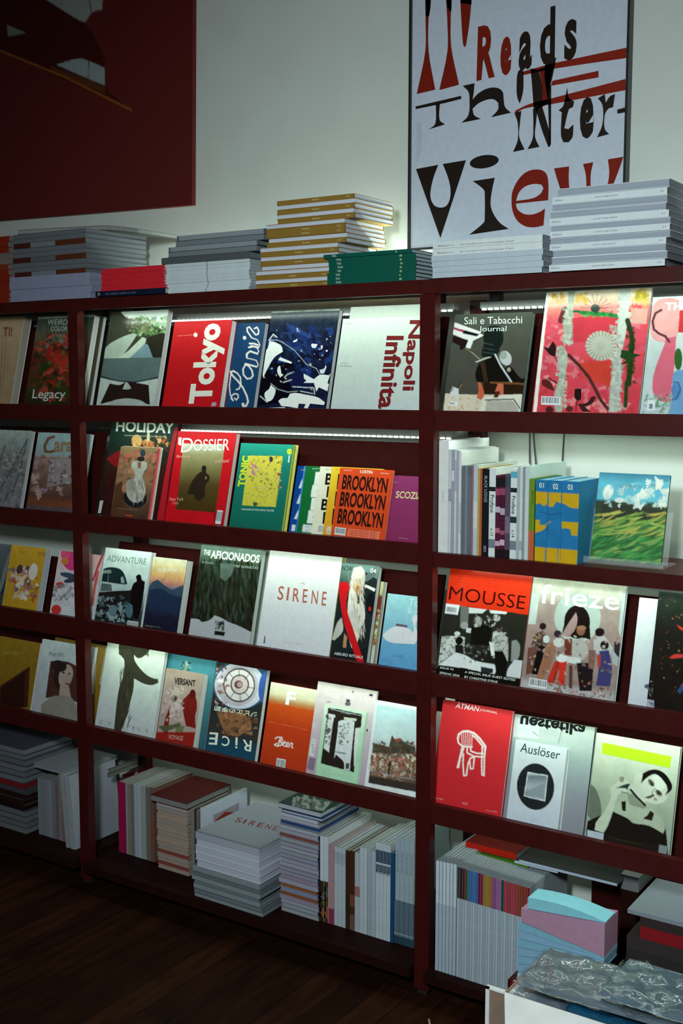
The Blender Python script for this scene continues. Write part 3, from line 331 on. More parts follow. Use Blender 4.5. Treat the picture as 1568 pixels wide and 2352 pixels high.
ART['mousse'] = (H4, [('bg', 'e03418'), ('p', '282820', [(238, 565), (1365, 710), (1250, 1715), (120, 1520)]), ('p', 'f0f0ec', [(238, 555), (440, 580), (410, 712), (225, 685)]), ('p', '70746c', [(450, 590), (560, 610), (545, 900), (440, 880)]), ('p', 'd8dcd8', [(560, 610), (800, 640), (740, 690), (560, 690)]), ('p', 'e0e4e0', [(830, 645), (1070, 670), (1060, 700), (850, 690)]),
    ('p', '16140e', [(600, 870), (800, 850), (870, 920), (820, 1120), (580, 1100)]), ('e', 'a8aca0', 680, 800, 55, 70, 0), ('e', 'b8bcb8', 930, 750, 48, 48, 0), ('s', ['303028', 'c8ccc4', '70746c'], 40, 8, 20, (620, 720, 980, 860)), ('p', 'd4d8d4', [(530, 880), (595, 890), (580, 955), (520, 940)]), ('e', '9ca09c', 500, 850, 50, 50, 0),
    ('p', 'd0d4cc', [(185, 1000), (400, 990), (510, 1010), (500, 1130), (370, 1210), (150, 1370), (170, 1100)]), ('s', ['3c4038', 'e4e8e0', '888c84', '20201c', 'c8ccc4'], 120, 8, 22, (160, 1000, 500, 1350)), ('e', 'd8dcd4', 405, 960, 40, 30, 0), ('e', '16140f', 430, 1055, 50, 55, 0), ('p', '20221e', [(375, 1110), (480, 1110), (490, 1240), (380, 1220)]),
    ('p', 'e4e8e4', [(380, 1210), (520, 1250), (640, 1320), (900, 1370), (930, 1440), (900, 1500), (340, 1400), (150, 1380)]), ('p', '2c2e30', [(720, 1400), (880, 1430), (880, 1490), (720, 1470)]), ('p', '201e18', [(600, 1180), (860, 1200), (920, 1360), (650, 1320)]), ('s', ['50504c', '303430', '8c908c'], 50, 8, 20, (480, 1110, 830, 1340)),
    ('p', 'b4b8b0', [(880, 940), (950, 920), (1010, 945), (1075, 1030), (1085, 1200), (1080, 1330), (1010, 1310), (1000, 1190), (900, 1190), (870, 1050)]), ('s', ['5c605c', 'dce0d8', '7c807c'], 90, 8, 16, (880, 950, 1080, 1320)), ('e', '544c44', 965, 890, 44, 56, 0), ('e', '2c2420', 955, 860, 44, 34, 0), ('p', 'e4e8e0', [(830, 1070), (885, 1080), (905, 1250), (860, 1260)]),
    ('p', '14120f', [(900, 1200), (1010, 1195), (1070, 1340), (1040, 1530), (920, 1500)]), ('p', '8c908c', [(1130, 1060), (1190, 1040), (1240, 1110), (1230, 1260), (1180, 1340), (1120, 1330)]), ('p', 'd0d4d4', [(1080, 1430), (1170, 1310), (1290, 1320), (1260, 1560), (1060, 1530)]), ('p', '14120e', [(130, 1390), (500, 1420), (700, 1470), (1250, 1560), (1240, 1715), (120, 1530)]), ('n', .1, 6),
    ('t', 'MOUSSE', '3a0c08', (290, 505), (1300, 640), (315, 325), -.006), ('bar', (245, 680), (402, 700), (252, 590)), ('t', 'ISSUE 95', 'e0e4dc', (175, 1425), (355, 1452), (180, 1400), .012), ('t', 'SPRING 2026', 'e0e4dc', (168, 1495), (435, 1538), (173, 1465), .012),
    ('t', 'A SPECIAL ISSUE GUEST EDITED', 'e0e4dc', (505, 1485), (1180, 1595), (510, 1455), .012), ('t', 'BY CHRISTINE EYENE', 'e0e4dc', (500, 1550), (942, 1622), (505, 1520), .012)] +
    [('l', 'b02c14', 4, [(400 + 7 * i, 150 + 40 * i), (1180 - 10 * i, 252 + 40 * i)]) for i in range(4)])
ART['frieze'] = (H3, [('g', [(0, 'd4d8c0'), (.12, 'c4c4b0'), (.22, 'a49488'), (.5, '9c847c'), (.85, '94827c'), (.9, 'b4b0b0'), (1, 'a8a6a8')]), ('n', .16, 12), ('e', 'b4c4b8', 590, 480, 215, 230, 0), ('e', '1c1310', 585, 520, 120, 155, 0), ('p', '1c1310', [(470, 520), (700, 520), (710, 680), (440, 640)]),
    ('p', 'a88c84', [(575, 430), (590, 500), (560, 600), (500, 660), (440, 640), (500, 540)]), ('p', 'c0ccc4', [(160, 250), (240, 250), (200, 540), (130, 540)]), ('p', 'b8c8c4', [(1010, 220), (1070, 220), (1000, 700), (970, 600)]),
    ('p', '6c4438', [(130, 760), (220, 740), (190, 990), (110, 1010)]), ('p', '14100f', [(230, 720), (300, 720), (230, 1010), (165, 1000)]), ('p', '9c6c50', [(310, 720), (400, 700), (330, 960), (240, 1070), (210, 1030)]), ('p', 'c83424', [(400, 870), (490, 890), (470, 1110), (400, 1100), (420, 960), (360, 1090), (300, 1080), (370, 900)]), ('p', '9c2c20', [(400, 880), (425, 880), (380, 1090), (355, 1085)]),
    ('e', '2a1c1c', 268, 560, 32, 32, 0), ('p', '54403c', [(190, 640), (270, 600), (330, 690), (300, 740), (160, 740)]), ('s', ['2c201c', '8c6c50', 'b09078'], 30, 6, 14, (170, 620, 300, 740)), ('e', '34242c', 405, 630, 34, 34, 0), ('e', 'c8ccc4', 415, 710, 50, 44, 0), ('e', 'd0d4d0', 300, 680, 30, 36, 0), ('e', 'd8dcd8', 445, 855, 56, 38, 0), ('p', 'd0d4d0', [(500, 840), (630, 850), (610, 910), (490, 900)]),
    ('p', 'b0acA4', [(540, 690), (640, 670), (690, 780), (650, 870), (540, 840)]), ('e', '8c5c48', 620, 600, 40, 46, 0), ('e', '9c7050', 625, 575, 44, 22, 0), ('p', '6c3428', [(470, 680), (540, 670), (530, 830), (470, 830)]), ('p', '20181a', [(580, 900), (740, 900), (720, 1160), (610, 1160)]), ('p', '5c3c30', [(510, 920), (545, 920), (540, 1140), (510, 1130)]),
    ('e', '201418', 795, 615, 44, 40, 0), ('p', 'b8b8b4', [(740, 660), (840, 650), (920, 760), (880, 860), (740, 800)]), ('e', '1c1416', 840, 735, 40, 42, 0), ('p', '3c3c6c', [(790, 790), (880, 780), (910, 960), (890, 1120), (760, 1110), (790, 920)]), ('p', 'b8402c', [(770, 830), (805, 820), (800, 940), (775, 940)]), ('p', 'a8acac', [(890, 780), (960, 790), (980, 900), (920, 920)]),
    ('p', '2c2830', [(930, 700), (1000, 720), (980, 860), (930, 800)]), ('p', '7c5c50', [(690, 780), (760, 780), (740, 960), (690, 950)]), ('s', ['8c3c2c', '50342c', 'b87058', 'a4948c', '3c2c30'], 80, 6, 14, (330, 1060, 900, 1220)), ('s', ['b49c94', '8c7068', 'c8b8b0', '6c5048'], 70, 6, 16, (150, 640, 980, 1000)), ('n', .12, 6),
    ('t', 'frieze', 'f8fbf4', (238, 345), (975, 415), (250, 165), .006), ('bar', (135, 1115), (300, 1142), (145, 1035))])
ART['white3'] = (H3, [('g', [(0, 'e0ece4'), (1, 'c8ccd4')]), ('p', '48506c', [(1215, 1100), (1260, 1095), (1240, 1145), (1210, 1125)])])
ART['dark3'] = (H3, [('g', [(0, '26342a'), (.3, '1e1c16'), (1, '1c130f')]), ('s', ['a86848', '8c4028', 'b08c58', '6c2820'], 60, 4, 9, (1340, 260, 1700, 1200)), ('p', 'c83c34', [(1440, 850), (1490, 820), (1570, 820), (1570, 850), (1460, 860)]), ('p', 'c8382c', [(1510, 545), (1580, 580), (1600, 610), (1540, 590)]),
    ('p', '2c4c74', [(1510, 1160), (1570, 1090), (1600, 1100), (1540, 1190)]), ('p', 'c86040', [(1540, 1120), (1600, 1060), (1600, 1080)]), ('p', 'a8a8b8', [(1230, 1235), (1302, 1250), (1290, 1400), (1210, 1380)]), ('s', ['3c4458', '8c8ca0'], 30, 4, 8, (1235, 1250, 1290, 1370)), ('s', ['8c8c80', '4c5048'], 18, 4, 8, (1250, 1060, 1290, 1230)), ('n', .2, 8)])
ART['atmanback'] = (E4, [('g', [(0, 'd8e0d4'), (1, 'c8ccd0')])])
ART['atman'] = (E4, [('g', [(0, 'd02c30'), (1, 'cc242c')]), ('t', 'ÅTMAN', 'f0dcdc', (220, 118), (355, 140), (232, 78), .012), ('t', 'JOURNAL', 'f0d0d0', (362, 138), (468, 158), (366, 122), .008),
    ('l', 'f0e4dc', 12, [(235, 300), (240, 275), (265, 258), (295, 256), (330, 268), (365, 300), (398, 345), (395, 375)]), ('l', 'f0e4dc', 10, [(235, 300), (238, 325), (260, 345), (318, 350)]), ('l', 'f0e4dc', 10, [(320, 280), (345, 300), (385, 350)])] +
    [('l', 'e8ccc4', 5, [(255 + 13 * i, 268 - (4 if 1 < i < 4 else 0)), (262 + 11 * i, 345)]) for i in range(6)] +
    [('l', 'f0e4dc', 9, [(262, 345), (245, 420), (232, 472)]), ('l', 'f0e4dc', 9, [(272, 350), (248, 420), (240, 472)]), ('l', 'f0e4dc', 9, [(268, 390), (265, 450), (270, 520), (285, 518)]), ('l', 'f0e4dc', 9, [(285, 518), (295, 450), (310, 415), (335, 408)]), ('l', 'f0e4dc', 9, [(290, 350), (290, 385), (330, 405), (385, 410)]),
    ('l', 'f0e4dc', 9, [(310, 350), (312, 375), (350, 388), (385, 388)]), ('l', 'f0e4dc', 9, [(398, 345), (392, 420), (390, 520), (378, 515), (376, 440), (380, 350)]), ('l', 'f0e4dc', 8, [(305, 425), (310, 480), (325, 478), (332, 415)]),
    ('t', 'Design', 'e09898', (92, 660), (150, 668), (94, 645), 0), ('t', 'N.01', 'e8a8a8', (262, 690), (292, 695), (263, 674), 0), ('t', 'Culture, Milano', 'e09898', (398, 730), (468, 742), (400, 718), 0)])
ART['aest'] = (E4, [('g', [(0, 'd0dcd0'), (.3, 'a4b8b0'), (.6, '949aa0'), (1, '8c8a94')]), ('p', 'd8e4e0', [(560, 140), (720, 170), (720, 300), (560, 290)]), ('l', '90a49c', 6, [(680, 260), (740, 310)]), ('l', '90a49c', 6, [(720, 250), (760, 320)]), ('l', '90a49c', 6, [(850, 250), (830, 330)]), ('e', 'c0ccc4', 770, 280, 60, 40, 0),
    ('t', 'uestetika', '0a1414', (608, 160), (998, 212), (601, 236), .035)])
ART['ausl'] = (E4, [('g', [(0, 'd8e2e0'), (1, 'c4ccd8')]), ('e', '1c2022', 695, 585, 110, 138, -.08), ('pg', [(0, 'c8d0d0'), (.15, '6c7880'), (.5, 'a8b4b8'), (.75, '788288'), (1, 'b8c0c4')], [(650, 500), (765, 520), (750, 670), (628, 640)]), ('p', '8c989c', [(690, 590), (755, 560), (750, 660), (640, 630)]),
    ('l', 'd8e0e0', 5, [(650, 500), (765, 520), (750, 670), (628, 640), (650, 500)]), ('n', .06, 6), ('t', 'Auslöser', '2c3a40', (602, 378), (835, 425), (612, 325), .0), ('t', 'Nr. 7', 'a8b0b8', (670, 785), (715, 792), (671, 775), 0)])
ART['man'] = (H5, [('g', [(0, 'd8e0c8'), (.3, 'bccab0'), (.55, 'a8b49c'), (.8, '98a490'), (1, '98a094')]), ('e', '6c7464', 350, 1080, 110, 260, -.2), ('n', .08, 10), ('o', 'b8dc24', [(490, 265), (1415, 455), (1395, 610), (475, 415)]),
    ('p', '1c1813', [(290, 1320), (380, 1280), (620, 1190), (800, 1260), (1000, 1360), (1330, 1400), (1400, 1900), (1330, 1930), (1240, 1640), (500, 1640), (270, 1600), (270, 1450)]), ('p', '241c18', [(500, 1530), (1250, 1640), (1240, 1860), (500, 1640)]),
    ('p', 'c4d0b8', [(590, 870), (720, 780), (800, 760), (850, 830), (830, 920), (700, 960), (650, 1120), (560, 1380), (500, 1480), (380, 1440), (400, 1340), (520, 1180), (600, 1000)]), ('p', 'b0bca4', [(650, 1080), (780, 1040), (900, 1100), (1100, 1160), (1150, 1150), (1280, 1290), (1330, 1400), (1300, 1490), (1100, 1380), (900, 1350), (830, 1290), (640, 1200)]),
    ('p', '8c947f', [(820, 960), (930, 950), (1080, 1120), (1050, 1160), (850, 1100)]), ('e', 'ccd6c0', 1130, 880, 260, 175, .68), ('e', 'dce6d2', 1240, 800, 110, 95, .7), ('p', 'c8d2bc', [(860, 830), (1000, 830), (1080, 1050), (1040, 1090), (900, 960), (850, 900)]),
    ('p', '14120f', [(1020, 740), (1030, 680), (1110, 640), (1220, 630), (1330, 690), (1400, 790), (1425, 860), (1400, 920), (1320, 980), (1360, 900), (1340, 830), (1260, 730), (1190, 690), (1110, 720), (1060, 760), (1000, 820)]), ('e', '7c8070', 1142, 808, 58, 34, .9), ('e', '4c4a3f', 1140, 806, 52, 15, .95), ('e', '16150f', 1150, 826, 20, 14, .9), ('e', '7c7c6c', 1243, 945, 56, 32, .75), ('e', '44423a', 1246, 935, 50, 14, .7), ('e', '14130f', 1240, 952, 20, 13, .7), ('l', '6c6a5a', 9, [(1195, 880), (1150, 935), (1165, 965)]),
    ('p', '4c4438', [(1050, 1000), (1090, 990), (1170, 960), (1190, 980), (1110, 1020)]), ('e', '9c9482', 1195, 1030, 30, 18, .6), ('l', '22241f', 28, [(865, 900), (940, 990), (1060, 1110)]), ('p', '2c342e', [(660, 880), (820, 820), (865, 830), (830, 870), (830, 910), (790, 880)]), ('l', '3c4438', 12, [(740, 930), (830, 950)]), ('e', '8c8a7c', 745, 760, 34, 40, 0), ('p', '241c14', [(740, 1060), (800, 1050), (800, 1190), (750, 1180)]), ('p', '241e16', [(1130, 1180), (1180, 1220), (1150, 1320), (1030, 1290), (1090, 1240)]),
    ('p', '9cac9c', [(1340, 1410), (1530, 1300), (1480, 1700), (1380, 1950)]), ('p', 'b8c4cc', [(285, 1440), (505, 1490), (490, 1640), (275, 1590)]), ('p', '848c8c', [(1250, 1640), (1360, 1660), (1330, 1860), (1230, 1830)]), ('l', '4c3c20', 5, [(560, 1530), (1010, 1640)]), ('n', .08, 6)])
ART['landscape'] = (D4, [('g', [(0, '3c7890'), (.12, '58a8bc'), (.3, '64b4c4'), (.33, '34402c'), (.45, '34402c'), (.6, '3c7438'), (1, '2c6c34')]), ('p', '2c3424', [(1080, 465), (1200, 480), (1500, 515), (1480, 610), (1300, 590), (1060, 560)]), ('e', 'dce0d4', 1320, 420, 90, 24, -.5), ('e', 'd8dcd0', 1390, 370, 60, 22, -.4), ('e', 'd0d8d0', 1480, 390, 50, 26, -.3), ('e', 'd8d8cc', 1110, 400, 30, 46, .3), ('e', 'ccd4cc', 1180, 450, 30, 16, 0),
    ('s', ['e0e4d8', 'b4ccc8', '5cb4c8'], 70, 8, 24, (1090, 340, 1540, 490)), ('l', 'b8a050', 16, [(1080, 545), (1180, 520)]), ('l', 'a09448', 14, [(1060, 600), (1150, 580)]), ('l', '8cac50', 14, [(1060, 640), (1200, 610), (1330, 580), (1480, 620)]), ('l', '2c6c38', 16, [(1050, 680), (1200, 650), (1420, 640)]), ('l', 'a8b85c', 12, [(1400, 650), (1480, 620)]),
    ('st', ['3c8c44', '2c6430', '4c9c4c', '346c38', '88a858', '24542c'], 260, 55, 9, -.35, .3, (1000, 640, 1480, 860)), ('st', ['b8a850', '98b050', '5c8c3c'], 60, 60, 7, -.3, .25, (1040, 530, 1490, 660)), ('n', .15, 8), ('t', 'voyage off', '70949c', (1145, 382), (1400, 390), (1148, 340), .0)])
POSTER = (P2, [('bg', 'c4ccd8'), ('n', .02, 30),
    ('o', '7c1e0e', [(158, 0), (195, 0), (180, 110), (180, 330), (222, 577), (103, 605), (158, 330), (160, 150)]), ('o', '7c1e0e', [(292, 0), (328, 0), (322, 110), (325, 300), (375, 545), (248, 580), (300, 330), (300, 150)]), ('o', '7c1e0e', [(383, 0), (455, 0), (445, 120), (420, 290), (410, 305), (400, 280), (388, 100)]),
    ('o', '201812', [(158, -60), (198, -60), (190, 60), (182, 105), (160, 105)]), ('o', '201812', [(292, -60), (330, -60), (326, 70), (318, 75), (298, 40)]), ('o', '201812', [(380, -60), (458, -60), (455, 30), (385, 20)]),
    ('o', '862210', [(990, 405), (1460, 305), (1460, 372), (1000, 440), (780, 485), (780, 462), (850, 442)]), ('o', '862210', [(975, 520), (1272, 455), (1272, 498), (965, 552)]), ('o', '862210', [(735, 712), (830, 668), (960, 635), (1445, 508), (1445, 580), (960, 672), (800, 697), (738, 728)]),
    ('o', '24180f', [(835, 440), (885, 450), (912, 560), (905, 690), (855, 705), (845, 560)]), ('o', '741c0c', [(885, 445), (985, 420), (960, 520), (945, 670), (905, 690), (912, 560)]), ('o', '24180f', [(930, 380), (1000, 370), (975, 500), (960, 560), (945, 640), (925, 500)]),
    ('o', '24180f', [(755, 460), (785, 440), (790, 520), (785, 600), (765, 668), (748, 620), (745, 540)]),
    ('t', 'R', '7c1e0e', (487, 522), (605, 495), (497, 172), .04), ('t', 'e', '7c1e0e', (637, 492), (708, 478), (645, 240), .06), ('t', 'a', '24180f', (755, 460), (840, 440), (765, 210), .04), ('t', 'd', '24180f', (893, 432), (990, 405), (898, 62), .035), ('t', 's', '24180f', (1050, 400), (1130, 372), (1055, 138), .035),
    ('o', '201812', [(95, 685), (388, 616), (390, 636), (262, 668), (97, 702)]), ('o', '201812', [(226, 672), (252, 666), (250, 770), (285, 800), (182, 832), (222, 795)]),
    ('o', '201812', [(398, 552), (475, 535), (470, 590), (462, 640), (500, 600), (560, 568), (620, 565), (655, 590), (662, 640), (672, 690), (710, 725), (580, 755), (625, 705), (627, 662), (600, 640), (560, 640), (500, 665), (462, 700), (472, 740), (515, 765), (390, 790), (435, 740), (442, 640), (435, 590)]),
    ('o', '201812', [(730, 725), (776, 714), (766, 800), (762, 880), (796, 962), (722, 978), (752, 900), (752, 790)]), ('o', '201812', [(850, 702), (882, 690), (870, 790), (864, 880), (892, 945), (815, 960), (848, 890), (852, 780)]), ('o', '201812', [(866, 690), (908, 680), (935, 770), (960, 870), (958, 945), (948, 945), (905, 830)]), ('o', '201812', [(945, 560), (968, 545), (966, 930), (955, 946)]),
    ('o', '24180f', [(1070, 560), (1082, 630), (1115, 652), (1105, 690), (1082, 702), (1052, 825), (1078, 830), (1110, 800), (1105, 880), (1080, 915), (1045, 915), (1030, 870), (1035, 722), (1015, 710), (1045, 680)]), ('t', 'e', '24180f', (1148, 902), (1238, 882), (1155, 632), .07), ('o', '24180f', [(1268, 632), (1312, 605), (1318, 660), (1345, 620), (1378, 605), (1365, 690), (1335, 700), (1312, 740), (1312, 830), (1340, 862), (1262, 884), (1296, 800), (1298, 680)]), ('o', '24180f', [(1392, 705), (1447, 690), (1445, 722), (1392, 732)]),
    ('o', '201812', [(98, 1087), (242, 1060), (215, 1130), (195, 1210), (192, 1270), (215, 1320), (255, 1335), (295, 1322), (318, 1270), (318, 1200), (300, 1130), (270, 1055), (420, 1030), (255, 1532)]), ('oe', '201812', 537, 1040, 94, 42, -.16),
    ('o', '201812', [(462, 1165), (605, 1143), (590, 1210), (578, 1290), (582, 1340), (605, 1390), (640, 1435), (695, 1472), (440, 1510), (535, 1430), (540, 1400), (540, 1240), (535, 1222), (500, 1190)]),
    ('o', '7c1e0e', [(712, 1280), (722, 1220), (760, 1150), (810, 1105), (865, 1090), (915, 1098), (942, 1130), (950, 1200), (948, 1288), (740, 1310), (750, 1345), (790, 1375), (840, 1380), (890, 1365), (928, 1340), (918, 1450), (860, 1462), (800, 1455), (750, 1420), (720, 1360)]),
    ('o2', 'c4ccd8', [(742, 1292), (760, 1240), (800, 1200), (860, 1183), (905, 1188), (918, 1210), (900, 1245), (850, 1275)]),
    ('o', '7c1e0e', [(985, 1083), (1083, 1070), (1080, 1150), (1088, 1235), (1110, 1300), (1185, 1225), (1190, 1130), (1172, 1055), (1238, 1043), (1222, 1120), (1224, 1220), (1240, 1270), (1318, 1210), (1340, 1120), (1332, 1025), (1432, 1008), (1400, 1100), (1362, 1200), (1300, 1380), (1260, 1385), (1200, 1300), (1130, 1420), (1090, 1420), (1040, 1260), (1005, 1150)])] +
    [('o', '98a0b0', [(106 + 12 * i, 785), (109 + 12 * i, 785), (109 + 12 * i, 1040 - 30 * i), (106 + 12 * i, 1040 - 30 * i)]) for i in range(3)])
PRINT = (Q1, [('g', [(0, '581c18'), (1, '622422')]), ('n', .06, 40), ('p', '40140e', [(0, 300), (0, 0), (360, 0), (620, 160), (790, 450), (785, 640), (985, 825), (0, 380)]), ('p', '98a09a', [(345, -80), (770, -80), (768, 70), (690, 95), (640, 165), (600, 155), (350, 0)]), ('l', '3c342c', 8, [(668, -40), (683, 100)]), ('p', '808880', [(50, 185), (190, 245), (60, 275)]),
    ('p', '5c3418', [(370, 490), (790, 650), (790, 700), (420, 560)]), ('p', '98a4a4', [(420, 485), (590, 440), (660, 455), (785, 510), (785, 640), (660, 590)]), ('l', '3c3c38', 6, [(665, 455), (662, 590)]), ('l', '94561c', 15, [(-30, 368), (480, 575), (985, 825)])])
# ---------------------------------------------------------------- helpers
def proj(P):
    d = np.asarray(P, float) - np.array(CAM_LOC)
    z = d @ AF
    return 784 + CAM_F * (d @ AR) / z, 1176 - CAM_F * (d @ AU) / z


def ray_dir(x, y):
    return AF + (x - 784) / CAM_F * AR - (y - 1176) / CAM_F * AU


def lin(h):
    c = np.array([int(h[i:i + 2], 16) / 255.0 for i in (0, 2, 4)])
    return np.where(c <= 0.04045, c / 12.92, ((c + 0.055) / 1.055) ** 2.4)


def mat(name, color=(0.8, 0.8, 0.8), rough=0.5, metal=0.0, spec=0.5, ink=False, emit=None, alpha=1.0, coat=0.0):
    m = bpy.data.materials.new(name)
    m.use_nodes = True
    nt = m.node_tree
    b = nt.nodes['Principled BSDF']
    b.inputs['Base Color'].default_value = (*color, 1)
    b.inputs['Roughness'].default_value = rough
    b.inputs['Metallic'].default_value = metal
    b.inputs['Specular IOR Level'].default_value = spec
    b.inputs['Alpha'].default_value = alpha
    b.inputs['Coat Weight'].default_value = coat
    if ink:
        a = nt.nodes.new('ShaderNodeAttribute')
        a.attribute_name = 'ink'
        nt.links.new(a.outputs['Color'], b.inputs['Base Color'])
    if emit:
        b.inputs['Emission Color'].default_value = (*emit[0], 1)
        b.inputs['Emission Strength'].default_value = emit[1]
    return m


def noise_on(m, scale, lo, hi, vec_scale=(1, 1, 1), bump=0.0, detail=4.0):
    """multiplies the base colour by noise between lo and hi, optional bump"""
    nt = m.node_tree
    b = nt.nodes['Principled BSDF']
    tc = nt.nodes.new('ShaderNodeTexCoord')
    mp = nt.nodes.new('ShaderNodeMapping')
    mp.inputs['Scale'].default_value = vec_scale
    nz = nt.nodes.new('ShaderNodeTexNoise')
    nz.inputs['Scale'].default_value = scale
    nz.inputs['Detail'].default_value = detail
    mr = nt.nodes.new('ShaderNodeMapRange')
    mr.inputs['From Min'].default_value = 0.3
    mr.inputs['From Max'].default_value = 0.7
    mr.inputs['To Min'].default_value = lo
    mr.inputs['To Max'].default_value = hi
    mx = nt.nodes.new('ShaderNodeMix')
    mx.data_type = 'RGBA'
    mx.blend_type = 'MULTIPLY'
    mx.inputs[0].default_value = 1.0
    nt.links.new(tc.outputs['Object'], mp.inputs['Vector'])
    nt.links.new(mp.outputs['Vector'], nz.inputs['Vector'])
    nt.links.new(nz.outputs['Fac'], mr.inputs['Value'])
    s = b.inputs['Base Color']
    if s.links:
        nt.links.new(s.links[0].from_socket, mx.inputs[6])
    else:
        mx.inputs[6].default_value = s.default_value[:]
    nt.links.new(mr.outputs['Result'], mx.inputs[7])
    nt.links.new(mx.outputs[2], s)
    if bump:
        bp = nt.nodes.new('ShaderNodeBump')
        bp.inputs['Strength'].default_value = bump
        bp.inputs['Distance'].default_value = 0.002
        nt.links.new(nz.outputs['Fac'], bp.inputs['Height'])
        nt.links.new(bp.outputs['Normal'], b.inputs['Normal'])
    return m


M_PRINT = noise_on(mat('printed_paper', rough=0.5, spec=0.16, ink=True), 60, 0.95, 1.04)
M_GLOSS = noise_on(mat('glossy_print', rough=0.2, spec=0.22, ink=True), 60, 0.95, 1.04)
M_PAGES = noise_on(mat('page_edges', rough=0.85, spec=0.1, ink=True), 1.0, 0.74, 1.02, (3, 900, 3), detail=2)
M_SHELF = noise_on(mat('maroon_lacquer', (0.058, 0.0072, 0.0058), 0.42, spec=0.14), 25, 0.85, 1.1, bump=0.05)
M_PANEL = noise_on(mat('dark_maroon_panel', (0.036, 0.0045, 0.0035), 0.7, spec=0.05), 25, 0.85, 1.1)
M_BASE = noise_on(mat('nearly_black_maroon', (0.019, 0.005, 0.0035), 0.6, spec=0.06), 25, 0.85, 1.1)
M_POST = noise_on(mat('maroon_gloss_lacquer', (0.055, 0.0068, 0.0056), 0.24, spec=0.25), 25, 0.9, 1.1)
M_ALU = noise_on(mat('brushed_aluminium', (0.55, 0.56, 0.55), 0.42, metal=0.9), 8, 0.8, 1.05, (1, 60, 60))
M_STEEL = noise_on(mat('dark_steel', (0.10, 0.10, 0.10), 0.35, metal=0.8), 20, 0.8, 1.1)
M_BAR_LIT = noise_on(mat('lit_bar', (0.50, 0.52, 0.49), 0.5), 30, .95, 1.03)  # pale colour makes the aluminium bar look lit by its diodes
M_LED = mat('led_diode', (1, 1, 1), 0.5, emit=((0.86, 1.0, 0.92), 2.2))
M_LED.cycles.emission_sampling = 'NONE'
M_LEDOFF = noise_on(mat('dull_diode', (0.20, 0.20, 0.18), 0.5), 30, .9, 1.05)
M_BLACK = noise_on(mat('black_frame', (0.012, 0.013, 0.016), 0.35), 40, 0.8, 1.1)
M_CORD = noise_on(mat('cord_rubber', (0.035, 0.037, 0.042), 0.5), 40, 0.8, 1.1)
M_CORD2 = noise_on(mat('pale_cord_rubber', (0.32, 0.26, 0.15), 0.5), 40, 0.8, 1.1)
M_CARD = noise_on(mat('brown_cardboard', (0.26, 0.17, 0.12), 0.85), 30, 0.85, 1.1, bump=0.1)
M_CARDW = noise_on(mat('white_cardboard', (0.86, 0.86, 0.84), 0.7), 12, 0.85, 1.04, bump=0.1)
M_ACRYL = noise_on(mat('clear_acrylic', (0.9, 0.95, 0.95), 0.06, spec=0.5, alpha=0.10), 10, .95, 1)


def film_material():
    m = bpy.data.materials.new('clear_plastic_film')
    m.use_nodes = True
    nt = m.node_tree
    nt.nodes.remove(nt.nodes['Principled BSDF'])
    tr = nt.nodes.new('ShaderNodeBsdfTransparent')
    tr.inputs[0].default_value = (.88, .93, .95, 1)
    gl = nt.nodes.new('ShaderNodeBsdfGlossy')
    gl.inputs['Roughness'].default_value = 0.09
    lw = nt.nodes.new('ShaderNodeLayerWeight')
    lw.inputs['Blend'].default_value = 0.45
    mr = nt.nodes.new('ShaderNodeMapRange')
    mr.inputs['To Min'].default_value = 0.09
    mr.inputs['To Max'].default_value = 0.42
    mx = nt.nodes.new('ShaderNodeMixShader')
    tc = nt.nodes.new('ShaderNodeTexCoord')
    nz = nt.nodes.new('ShaderNodeTexNoise')
    nz.inputs['Scale'].default_value = 34
    nz.inputs['Detail'].default_value = 3
    bp = nt.nodes.new('ShaderNodeBump')
    bp.inputs['Strength'].default_value = 0.8
    bp.inputs['Distance'].default_value = 0.0035
    L = nt.links.new
    L(tc.outputs['Object'], nz.inputs['Vector'])
    L(nz.outputs['Fac'], bp.inputs['Height'])
    L(bp.outputs['Normal'], gl.inputs['Normal'])
    L(bp.outputs['Normal'], lw.inputs['Normal'])
    L(lw.outputs['Fresnel'], mr.inputs['Value'])
    L(mr.outputs['Result'], mx.inputs['Fac'])
    L(tr.outputs[0], mx.inputs[1])
    L(gl.outputs[0], mx.inputs[2])
    L(mx.outputs[0], nt.nodes['Material Output'].inputs['Surface'])
    return m


M_FILM = film_material()



def wall_material():
    m = noise_on(mat('painted_plaster', (0.62, 0.66, 0.60), 0.85, spec=0.15), 6, 0.96, 1.02, bump=0.05)
    return m


def floor_material():
    m = mat('dark_parquet', (0.06, 0.022, 0.010), 0.6, spec=0.04)
    nt = m.node_tree
    b = nt.nodes['Principled BSDF']
    tc = nt.nodes.new('ShaderNodeTexCoord')
    mp = nt.nodes.new('ShaderNodeMapping')
    mp.inputs['Rotation'].default_value = (0, 0, math.pi / 2)
    br = nt.nodes.new('ShaderNodeTexBrick')
    br.inputs['Color1'].default_value = (0.0260, 0.0085, 0.0030, 1)
    br.inputs['Color2'].default_value = (0.0130, 0.0042, 0.0018, 1)
    br.inputs['Mortar'].default_value = (0.010, 0.004, 0.003, 1)
    br.inputs['Scale'].default_value = 1.0
    br.inputs['Mortar Size'].default_value = 0.003
    br.inputs['Brick Width'].default_value = 0.9
    br.inputs['Row Height'].default_value = 0.085
    nt.links.new(tc.outputs['Object'], mp.inputs['Vector'])
    nt.links.new(mp.outputs['Vector'], br.inputs['Vector'])
    nt.links.new(br.outputs['Color'], b.inputs['Base Color'])
    noise_on(m, 6, 0.6, 1.4, (8, 1, 1))
    return m


